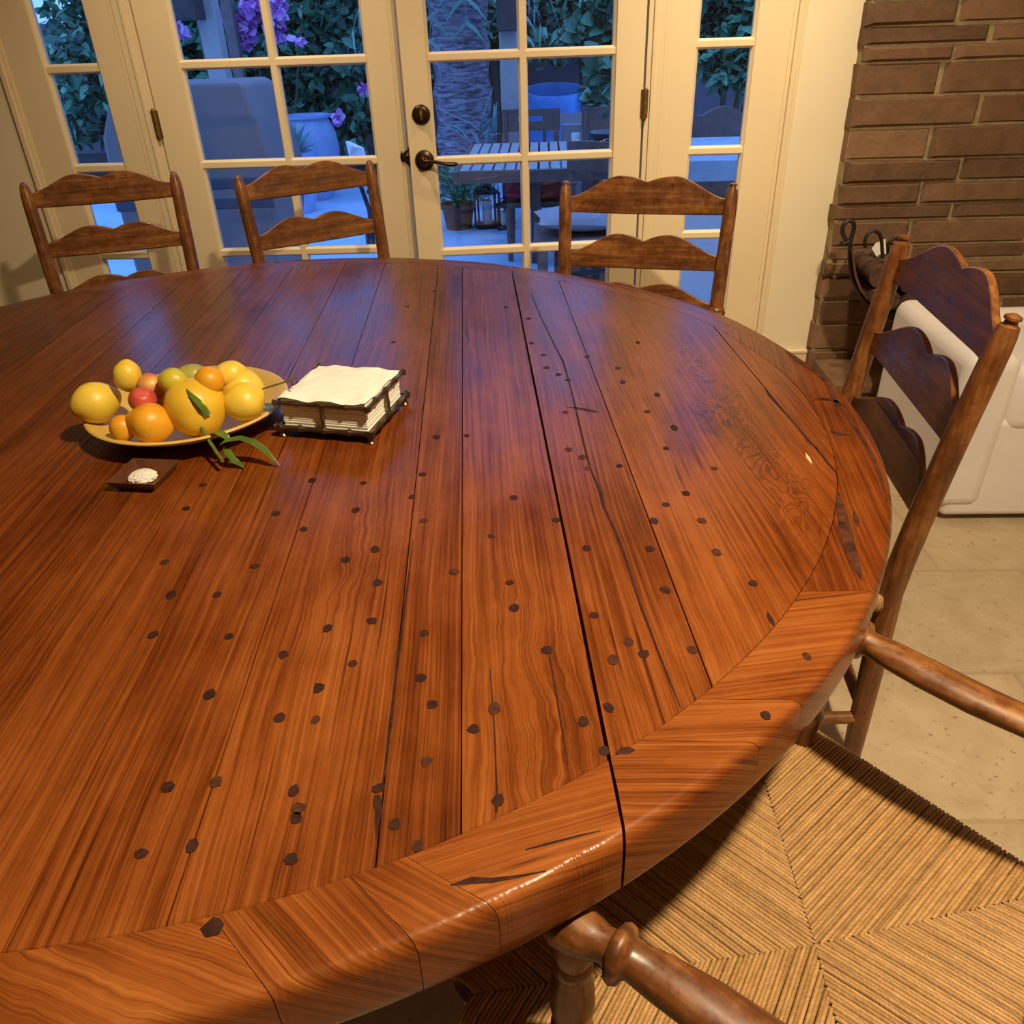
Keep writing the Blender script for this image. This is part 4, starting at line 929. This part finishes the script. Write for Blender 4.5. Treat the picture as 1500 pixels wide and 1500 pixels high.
# palm
bp = at(682, 215, 8.6)
root = thing('palm_tree', 'palm with a thick rough trunk behind the right door', 'palm', (bp.x, bp.y, GZ))
m = MB(); H_ = 3.4; m.lathe([(.27+.02*math.sin(i*2.1), H_*i/26) for i in range(27)], 22, None); m.build('trunk', MTRUNK, root)
m = MB(); k = 0
for i in range(16):
    a = 2*PI*i/16+random.random()*.3; L = random.uniform(.6, 1.0); z0 = random.uniform(1.75, 2.6)
    sp = [V((math.cos(a)*(.2+L*t), math.sin(a)*(.2+L*t), z0+.35*math.sin(t*2.6)-.75*t*t)) for t in [j/12 for j in range(13)]]
    m.tube(sp, [.014*(1-j/14) for j in range(13)], 5, tone=.7)
    for j in range(2, 13):
        for sg in (-1, 1):
            t = (sp[j]-sp[j-1]).normalized(); s_ = t.cross(V((0, 0, 1))).normalized()*sg
            ll = .30*math.sin(PI*(j+1)/15)+.06; e = sp[j]+s_*ll*.8+t*ll*.5-V((0, 0, ll*.35)); w = t*.018
            m.add([sp[j]-w, sp[j]+w, (sp[j]+e)/2+w*1.2+V((0, 0, .02)), e, (sp[j]+e)/2-w*1.2+V((0, 0, .02))], [(0, 1, 2, 4), (4, 2, 3)], tone=random.random())
m.build('fronds', MFROND, root, sharp=60)
# yucca blades in front of the palm
yb = at(735, 222, 7.9)
root = thing('yucca', 'spiky plant of long bright blades between the palm and the white post', 'plant', (yb.x-.08, yb.y, GZ))
m = MB()
for (x0, y0, x1, y1, w) in ((740, 220, 640, 158, .018), (700, 222, 655, 178, .022), (690, 225, 640, 205, .018), (690, 222, 730, 165, .022), (697, 222, 722, 128, .014), (712, 220, 716, 185, .02), (720, 220, 728, 150, .022), (727, 220, 724, 152, .02), (705, 222, 690, 190, .02), (712, 216, 733, 195, .022), (690, 210, 640, 185, .018)):
    a, b_ = at(x0, y0, 7.9), at(x1, y1, 7.7); o_ = V((yb.x-.08, yb.y, GZ)); mid_ = (a+b_)/2+V((0, -.05, .05)); base = V((a.x, a.y, GZ+.02))
    pts = [base-o_, a-o_, mid_-o_, b_-o_]; m.tube(pts, [(w*1.3, .008), (w*1.3, .008), (w*1.1, .007), (.003, .002)], 6, tone=random.random())
m.build('blades', MAGAVE, root)
# stucco posts with dark wooden brackets
for (x0, x1, yb_, bx0, bx1, by, lb) in ((291, 318, 120, 246, 285, 30, 'pale stucco post with a dark bracket at the upper left of the left door'), (727, 753, 180, 727, 757, 46, 'pale stucco post with a dark bracket seen through the left panes of the right door')):
    Yc = 7.8; p0, p1 = at(x0+4, 60, Yc), at(x1+4, 60, Yc); w = p1.x-p0.x
    root = thing('patio_post', lb, 'post', ((p0.x+p1.x)/2, Yc+w/2, GZ))
    m = MB(); m.box(-w/2, w/2, -w/2, w/2, 0, 3.3); m.build('shaft', MCOLM, root, smooth=False, bevel=.01)
    q0, q1 = at(bx0, 20, Yc-.25), at(bx1, 20, Yc-.25); zb = at((bx0+bx1)/2, by, Yc-.25).z-GZ; cxp = (p0.x+p1.x)/2
    m = MB(); m.box(q0.x-cxp, q1.x-cxp, -w/2-.22, -w/2-.001, zb, 3.1); m.build('bracket', MBRKT, root, smooth=False, bevel=.01)
for (x, yt, yb_, w, lb) in ((339, -40, 125, 13, 'tall brown wooden stake beside the purple flowers'), (384, 112, 186, 10, 'short grey-brown stake in front of the ivy hedge'), (299, 16, 120, 5, 'thin brown stake just right of the left stucco post')):
    p = at(x, (yt+yb_)/2, 9.0); k = 9.1/F_PX; zt = at(x, yt, 9.0).z; ww = w*k/2
    m = MB(); m.box(p.x-ww, p.x+ww, 9-ww, 9+ww, GZ, min(zt, 3.4)); tag(m.build('wooden_stake', MWPOST, smooth=False, bevel=.008), lb, 'stake', 'stakes in the planting bed')
# covered grill
Yg = 4.7
def GP(px, py, Y=Yg): return at(px, py, Y)
g0 = GP(269, 124); g1 = GP(350, 121); gz = g1.z-GZ
gx = (g0.x+g1.x)/2
root = thing('covered_grill', 'barbecue under a grey fitted cover outside the left door', 'grill', (gx-.1, Yg+.30, GZ))
ox = gx-.1
xr = [(0, GP(400, 330).x), (.45, GP(396, 300).x), (gz-.48, GP(398, 214).x), (gz-.25, GP(378, 168).x), (gz-.02, g1.x+.01), (gz, g1.x-.03)]
m = MB(); vs = []; fs = []
for z_, x in xr:
    xl = GP(250, 124).x-.35-(.1 if z_ < gz-.2 else 0); dpt = .30+(.03 if z_ < gz-.3 else -.02 if z_ > gz-.1 else 0)
    vs += [(xl-ox, -dpt, z_), (x-ox, -dpt, z_), (x-ox, dpt, z_), (xl-ox, dpt, z_)]
for i in range(len(xr)-1):
    for k in range(4): fs.append((i*4+k, i*4+(k+1) % 4, (i+1)*4+(k+1) % 4, (i+1)*4+k))
fs += [(3, 2, 1, 0), tuple(4*(len(xr)-1)+k for k in range(4))]
m.add(vs, fs); m.build('cover', MCOVER, root, bevel=.03, sharp=60)
for py in (268, 297):
    zc = GP(350, py, Yg-.01).z-GZ; m = MB(); m.box(GP(250, 124).x-.46-ox, GP(398, 270).x+.004-ox, -.335, .335, zc-.03, zc+.03); m.build('strap', MCOVD, root, bevel=.01)
# urn, agave in its pot
pu = at(456, 232, 8.6); kk = 8.8/F_PX; ur = 39*kk; uz = at(456, 168, 8.6).z
root = thing('garden_urn', 'large pale blue glazed urn in front of the ivy hedge', 'urn', (pu.x, 8.6, GZ+.0))
hh = uz-GZ; m = MB(); m.lathe([(ur*.55, 0), (ur*.66, hh*.08), (ur*.92, hh*.35), (ur*1.0, hh*.60), (ur*.93, hh*.80), (ur*.78, hh*.92), (ur*.74, hh*.955), (ur*.86, hh*.975), (ur*.86, hh*1.0), (ur*.72, hh*1.0), (ur*.68, hh*.9), (ur*.01, hh*.86)], 36, None); m.build('body', MURN, root, sharp=50)
pa = at(424, 226, 7.9)
root = thing('potted_agave', 'spiky grey-blue agave in a round pot beside the pale urn', 'plant', (pa.x, 7.9, GZ))
zt = at(424, 222, 7.9).z-GZ; m = MB(); m.lathe([(.16, 0), (.22, zt*.5), (.24, zt*.9), (.25, zt), (.21, zt), (.19, zt*.85), (.01, zt*.83)], 26); m.build('pot', MURN, root)
for i in range(22):
    a = i*2.4; el = .25+.9*(i/22); L = .36-.12*(i/22); m = MB(); d = V((math.cos(a)*math.cos(el), math.sin(a)*math.cos(el), math.sin(el)))
    pts = [V((0, 0, zt-.02))+d*L*t+V((0, 0, .05*t*t)) for t in (0.05, .3, .6, .85, 1.0)]; m.tube(pts, [(.032, .018), (.056, .015), (.052, .012), (.026, .007), (.002, .002)], 6); m.build('leaf', MAGAVE, root)
# director's chair seen behind the left side chair
dcx = at(527, 300, 6.4)
root = thing('folding_chair', 'white canvas folding chair with dark legs beyond the left door', 'chair', (dcx.x+.18, 6.5, GZ))
def Q(px, py, Y): return at(px, py, Y)-V((dcx.x+.18, 6.5, GZ))
m = MB(); vs = [Q(506, 207, 6.45), Q(515, 214, 6.4), Q(528, 217, 6.4), Q(532, 230, 6.4), Q(512, 231, 6.45)]; vs2 = [p+V((.02, .02, 0)) for p in vs]
m.add(vs+vs2, [(0, 1, 2, 3, 4), (9, 8, 7, 6, 5)]+[(i, (i+1) % 5, 5+(i+1) % 5, 5+i) for i in range(5)]); m.build('backrest', MCANW, root, smooth=False)
for (x0, y0, x1, y1) in ((513, 230, 541, 308), (537, 231, 560, 300), (538, 336, 540, 362), (556, 300, 566, 365)):
    m = MB(); p, q = Q(x0, y0, 6.4), Q(x1, y1, 6.3); m.tube([p, q if y1 > 340 else q, V((q.x, q.y, 0.0))], .018, 8); m.build('leg', MLANT, root)
for yy in (264, 281, 322):
    m = MB(); m.tube([Q(538, yy, 6.4), Q(585, yy-2, 6.4)], .016, 8); m.build('rail', MLANT, root)
# glazed tub beyond the outdoor table
pt = at(812, 190, 8.8); kk = 8.95/F_PX; tr = 39.5*kk; zt = at(812, 137, 8.8).z-GZ
root = thing('glazed_tub', 'big round blue glazed tub with an open top beyond the outdoor table', 'planter', (pt.x, 8.8+tr*.5, GZ+.045)); root.rotation_euler = (.15, 0, 0)
m = MB(); m.lathe([(tr*.70, 0), (tr*.82, zt*.25), (tr*.95, zt*.62), (tr*1.0, zt*.88), (tr*1.03, zt*.97), (tr*1.0, zt), (tr*.93, zt), (tr*.90, zt*.90), (tr*.86, zt*.78), (tr*.01, zt*.76)], 40); m.build('body', MTUB, root, sharp=50)
m = MB(); m.lathe([(tr*.868, zt*.80), (tr*.01, zt*.81)], 30, cap=False); m.build('soil', MSOIL, root)
# outdoor dining table
ya, yb2 = 5.55, 7.0; TZO = at(770, 249, ya).z
xa, xb = at(676, 249, ya).x, at(880, 249, ya).x; xa2, xb2 = at(690, 214, yb2).x, at(872, 210, yb2).x
xl, xr_ = (xa+xa2)/2, max(xb, xb2)+.15
root = thing('slatted_table', 'grey slatted teak table on the patio seen through the right door', 'table', ((xl+xr_)/2, (ya+yb2)/2, GZ)); cx_ = (xl+xr_)/2; cy_ = (ya+yb2)/2; th_ = TZO-GZ
nS = 15; wS = (xr_-xl)/nS
m = MB()
for i in range(nS): m.box(xl+i*wS+.008-cx_, xl+(i+1)*wS-.008-cx_, ya+.04-cy_, yb2-.04-cy_, th_-.025, th_)
m.build('slats', MTEAKL, root, smooth=False)
m = MB(); m.box(xl-cx_, xr_-cx_, ya-cy_, ya+.035-cy_, th_-.075, th_-.002); m.box(xl-cx_, xr_-cx_, yb2-.035-cy_, yb2-cy_, th_-.075, th_-.002); m.box(xl-cx_-.03, xl-cx_-.001, ya-cy_, yb2-cy_, th_-.075, th_-.002); m.box(xr_-cx_+.001, xr_-cx_+.03, ya-cy_, yb2-cy_, th_-.075, th_-.002); m.build('frame', MTEAK, root, smooth=False)
lx0 = at(785, 300, ya+.25).x
for x, y in ((lx0, ya+.25), (lx0, yb2-.25), (xr_-.20, ya+.25), (xr_-.20, yb2-.25)):
    m = MB(); m.box(x-.035-cx_, x+.035-cx_, y-.035-cy_, y+.035-cy_, 0, th_-.076); m.build('leg', MTEAK, root, smooth=False)
bw = at(893, 206, 6.6); m = MB(); m.lathe([(.05, 0), (.11, .03), (.17, .075), (.18, .10), (.17, .10), (.10, .045), (.01, .03)], 28); o = m.build('serving_bowl', MBOWL); o.location = (bw.x, 6.6, TZO+.001); tag(o, 'dark round bowl on the right end of the outdoor table', 'bowl')
cu = at(843, 214, 6.75); m = MB(); m.lathe([(.028, 0), (.032, .08), (.030, .08), (.026, .006), (.005, .005)], 18); o = m.build('cup', MCANW); o.location = (cu.x, 6.75, TZO+.001); tag(o, 'small pale cup standing on the outdoor slatted table', 'cup')
# teak chairs with a slot in the back
def teak_chair(label, x, y, rz, zt=.84, cushion=None):
    root = thing('slot_back_chair', label, 'chair', (x, y, GZ), rz, 'teak chairs round the outdoor table')
    w = .25
    m = MB(); za, zb = zt-.17, zt; sw = .11
    m.box(-w, w, -.255, -.23, zb-.055, zb); m.box(-w, w, -.255, -.23, za, za+.075); m.box(-w, -sw, -.255, -.23, za+.075, zb-.055); m.box(sw, w, -.255, -.23, za+.075, zb-.055); m.build('backrest', MTEAK, root, smooth=False)
    m = MB(); m.box(-w, w, -.23, .24, .40, .43); m.build('seat', MTEAK, root, smooth=False)
    for sx in (-1, 1):
        m = MB(); m.tube([(sx*(w-.03), -.25, 0), (sx*(w-.03), -.23, .42), (sx*(w-.03), -.225, zt-.02)], [.022, .026, .02], 8); m.build('rear_leg', MTEAK, root)
        m = MB(); m.tube([(sx*(w-.03), .22, 0), (sx*(w-.03), .21, .40)], [.016, .028], 8); m.build('front_leg', MTEAK, root)
    return root
c1 = at(778, 200, 7.55); teak_chair('teak chair with a slotted back behind the outdoor table, left one of the two', c1.x, 7.35, PI)
c2 = at(895, 200, 7.55); teak_chair('teak chair with a slotted back behind the outdoor table, at its right end', c2.x, 7.35, PI)
c3 = at(900, 250, 5.3); teak_chair('near teak chair in shadow at the right edge of the right door', c3.x+.03, 5.48, -.35)
zr = at(786, 275, 6.0)
root = thing('cushioned_chair', 'teak chair with a red tufted seat cushion pushed under the outdoor table', 'chair', (zr.x, 6.05, GZ)); 
m = MB(); m.box(-.21, .21, -.22, .22, .365, .40); m.build('seat', MTEAK, root, smooth=False)
for sx in (-1, 1):
    m = MB(); m.tube([(sx*.19, -.20, 0), (sx*.19, -.20, .365)], [.018, .028], 8); m.build('leg', MTEAK, root)
    m = MB(); m.tube([(sx*.19, .20, 0), (sx*.19, .20, .365)], [.018, .028], 8); m.build('leg', MTEAK, root)
m = MB(); NN = 14; vs = []; fs = []
for s_ in (1, -1):
    for i in range(NN+1):
        for j in range(NN+1):
            u, v = 2*i/NN-1, 2*j/NN-1; e = (1-abs(u)**5)*(1-abs(v)**5); t = .055*e**.5*(1-.45*math.exp(-((abs(u)-.4)**2+(abs(v)-.4)**2)/.02))
            vs.append((u*.22, v*.22, .458+s_*t))
for b0 in (0, (NN+1)**2):
    for i in range(NN):
        for j in range(NN): q = b0+i*(NN+1)+j; fs.append((q, q+1, q+NN+2, q+NN+1))
m.add(vs, fs); m.build('seat_cushion', MREDC, root)
cc = at(838, 172, 8.2)
root = thing('canvas_chair', 'grey canvas sling-back chair between the tub and the outdoor table', 'chair', (cc.x, 8.0, GZ), PI)
z1 = at(838, 164, 8.2).z-GZ; z0 = at(838, 181, 8.2).z-GZ
m = MB(); w = 37*8.3/F_PX; m.prism([(-w, z0), (w, z0), (w, z1+.02), (w*.8, z1), (0, z1-.02), (-w*.8, z1), (-w, z1+.02)], -.27, -.255, bend=lambda x: -.03*(1-(x/w)**2)); m.build('back_sling', MCANV, root)
m = MB(); m.box(-w*.95, w*.95, -.24, .22, .40, .42); m.build('seat_sling', MCANV, root)
for sx in (-1, 1):
    for y in (-.25, .20):
        m = MB(); m.tube([(sx*w*.97, y, 0), (sx*w*.97, y, z1 if y < 0 else .58)], .017, 8); m.build('leg', MTEAK, root)
# a pale upright panel between the two teak backs
pp = at(842, 195, 7.75); k = 7.9/F_PX; m = MB(); m.box(pp.x-17*k, pp.x+17*k, 7.70, 7.78, GZ, at(842, 181, 7.75).z); tag(m.build('storage_box', MCANV, smooth=False, bevel=.01), 'pale upright box between the two far teak chairs', 'box')
# potted fern and lanterns
pf = at(672, 324, 7.0); kk = 7.1/F_PX; hp_ = at(672, 297, 7.0).z-GZ
root = thing('potted_fern', 'bushy green plant in a terracotta pot below the lever handle', 'plant', (pf.x, 7.0, GZ))
m = MB(); m.lathe([(.105, 0), (.135, hp_*.8), (.15, hp_*.82), (.15, hp_), (.125, hp_), (.12, hp_*.85), (.01, hp_*.84)], 26); m.build('pot', MTERR, root)
mb = MB()
for i in range(420):
    a = random.random()*2*PI; r = random.random()**.6*.24; z_ = hp_+random.random()*.36*(1-r/.4); p = V((math.cos(a)*r, math.sin(a)*r, z_)); d = V((math.cos(a), math.sin(a), random.uniform(-.2, 1.0))).normalized(); s = random.uniform(.05, .10)
    sd_ = d.cross(V((0, 0, 1))).normalized()*s*.22; mb.add([p, p+d*s*.5+sd_, p+d*s, p+d*s*.5-sd_], [(0, 1, 2, 3)], tone=random.random())
for i in range(14):
    a = 2*PI*i/14; mb.tube([(0, 0, hp_*.85), (math.cos(a)*.10, math.sin(a)*.10, hp_+.18), (math.cos(a)*.2, math.sin(a)*.2, hp_+.22)], [.005, .004, .002], 5)
mb.build('foliage', MSUCC, root)
def lantern(x, y, w, h, label):
    root = thing('candle_lantern', label, 'lantern', (x, y, GZ), .25, 'lanterns by the fern')
    m = MB(); m.box(-w, w, -w, w, 0, .03); m.build('base', MLANT, root, smooth=False, bevel=.004)
    m = MB(); m.box(-w, w, -w, w, h*.80, h*.83); m.lathe([(w*1.35, h*.831), (w*.8, h*.92), (w*.35, h*.95), (w*.3, h)], 4, RZ(PI/4)); roof_ = m.build('roof', MLANT, root, smooth=False)
    for sx in (-1, 1):
        for sy in (-1, 1): m = MB(); m.box(sx*w*.9-.008, sx*w*.9+.008, sy*w*.9-.008, sy*w*.9+.008, .031, h*.799); m.build('post', MLANT, root, smooth=False)
    m = MB(); m.lathe([(w*.42, .031), (w*.42, h*.62), (w*.36, h*.63), (.002, h*.625)], 18); m.build('candle', MCAND, root)
    m = MB(); m.tube([(-w*.4, 0, h*.95), (-w*.4, 0, h*1.06), (0, 0, h*1.12), (w*.4, 0, h*1.06), (w*.4, 0, h*.95)], .006, 6); m.build('ring', MLANT, roof_)
l1 = at(714, 326, 7.0); lantern(l1.x, 7.02, .098, at(714, 268, 7.05).z-GZ, 'tall black lantern with a thick white candle beside the potted fern')
l2 = at(740, 327, 7.0); lantern(l2.x, 6.95, .075, at(740, 294, 6.95).z-GZ, 'short black lantern with a white candle right of the tall lantern')
# low bench with a pale pillow
b0 = at(782, 345, 4.75); bz = b0.z
root = thing('low_bench', 'low dark outdoor bench under the pale pillow, lower right of the right door', 'bench', (b0.x+.42, 4.85, GZ)); bh = bz-GZ
m = MB(); m.box(-.42, .22, -.22, .26, bh-.05, bh); m.build('seat', MTEAK, root, smooth=False, bevel=.006)
for sx in (-.37, .17):
    for sy in (-.18, .22): m = MB(); m.box(sx-.03, sx+.03, sy-.03, sy+.03, 0, bh-.051); m.build('leg', MTEAK, root, smooth=False)
m = MB(); m.box(-.30, .12, -.16, .20, .02, bh-.12); m.build('shelf', MBRKT, root, smooth=False)
pc = at(838, 332, 4.8); m = MB(); NN = 16; vs = []; fs = []
for s_ in (1, -1):
    for i in range(NN+1):
        for j in range(NN+1):
            u, v = 2*i/NN-1, 2*j/NN-1; e = max(0, (1-u*u)*(1-v*v)); pin = 1-.10*(1-abs(u))*abs(v)**2-.10*(1-abs(v))*abs(u)**2
            vs.append((u*.24*pin, v*.20*pin, s_*.065*e**.6))
for b1 in (0, (NN+1)**2):
    for i in range(NN):
        for j in range(NN): q = b1+i*(NN+1)+j; fs.append((q, q+1, q+NN+2, q+NN+1))
m.add(vs, fs); pil = m.build('pillow', MPILL); pil.location = (pc.x+.03, 4.84, bz+.070); pil.rotation_euler = (0, .06, .1); tag(pil, 'pale scatter pillow lying on the low outdoor bench', 'pillow')
# counter outside the sidelight
Yk = 4.3; z_s = at(1050, 234, Yk).z; kx0 = at(985, 240, Yk).x; kx1 = at(1130, 240, Yk).x+.5
root = thing('outdoor_counter', 'outdoor counter with a blue-grey stone top and white block base outside the sidelight', 'counter', ((kx0+kx1)/2, Yk+.35, GZ)); kc = (kx0+kx1)/2; hk = z_s-GZ
m = MB(); m.box(kx0-kc, kx1-kc, -.36, .55, hk-.10, hk); m.build('stone_top', MSLAB, root, smooth=False, bevel=.008)
zw = at(1045, 292, Yk).z-GZ
m = MB(); m.box(kx0+.03-kc, kx1-.03-kc, -.30, .50, zw, hk-.101); m.build('wood_front', MWPOST, root, smooth=False)
m = MB(); m.box(kx0+.06-kc, kx1-.06-kc, -.33, .50, 0, zw-.002); m.build('base', MBLOCK, root, smooth=False)
ob = at(1050, 190, 5.6)
root = thing('outdoor_bench', 'brown bench with a scalloped backrest beyond the outdoor counter', 'bench', (ob.x, 5.7, GZ)); k = 5.75/F_PX
zt = at(1035, 156, 5.7).z-GZ; zv = at(1055, 171, 5.7).z-GZ; zb = at(1050, 215, 5.7).z-GZ
m = MB(); ol = [(-.45, zb), (.45, zb)]
for i in range(33):
    x = .45-.9*i/32; ol.append((x, zv+(zt-zv)*abs(math.sin(PI*(x/.30+.32)))))
m.prism(ol, -.02, .02); m.build('backrest', MWPOST, root, smooth=False)
for sx in (-.40, .40): m = MB(); m.box(sx-.03, sx+.03, -.03, .03, 0, zb-.001); m.build('leg', MWPOST, root, smooth=False)
m = MB(); m.box(-.45, .45, -.45, -.025, .40, .44); m.build('seat', MWPOST, root, smooth=False)
for sx in (-.40, .40): m = MB(); m.box(sx-.03, sx+.03, -.44, -.38, 0, .399); m.build('leg', MWPOST, root, smooth=False)

# ------------------------------------------------------------------ light
def area(name, loc, size, watt, col, rot=(0, 0, 0), spread=180):
    l = bpy.data.lights.new(name, 'AREA'); l.shape = 'DISK'; l.size = size; l.energy = watt; l.color = col; l.spread = math.radians(spread)
    o = bpy.data.objects.new(name, l); C.objects.link(o); o.location = loc; o.rotation_euler = rot; return o
WARM = (1.0, .79, .50)
area('ceiling_lamp', (.66, .33, 2.62), .13, 86, WARM)
def wash(loc, watt):           # added fill light brightening the door wall, not a known fixture
    d = V((0, .62, -1.45)); area('added_wall_fill', loc, .12, watt, WARM, tuple(d.to_track_quat('-Z', 'Y').to_euler()), 74)
wash((.62, 2.30, 2.62), 6.4); wash((-.95, 2.30, 2.62), 4.0)
w = bpy.data.worlds.new('dusk'); bpy.context.scene.world = w; w.use_nodes = True
bg = w.node_tree.nodes['Background']; bg.inputs[0].default_value = (.15, .36, 1.0, 1); bg.inputs[1].default_value = 2.2
sc = bpy.context.scene
sc.view_settings.view_transform = 'Standard'; sc.view_settings.look = 'None'; sc.view_settings.gamma = 1; sc.view_settings.use_curve_mapping = False
sc.view_settings.exposure = 0.0
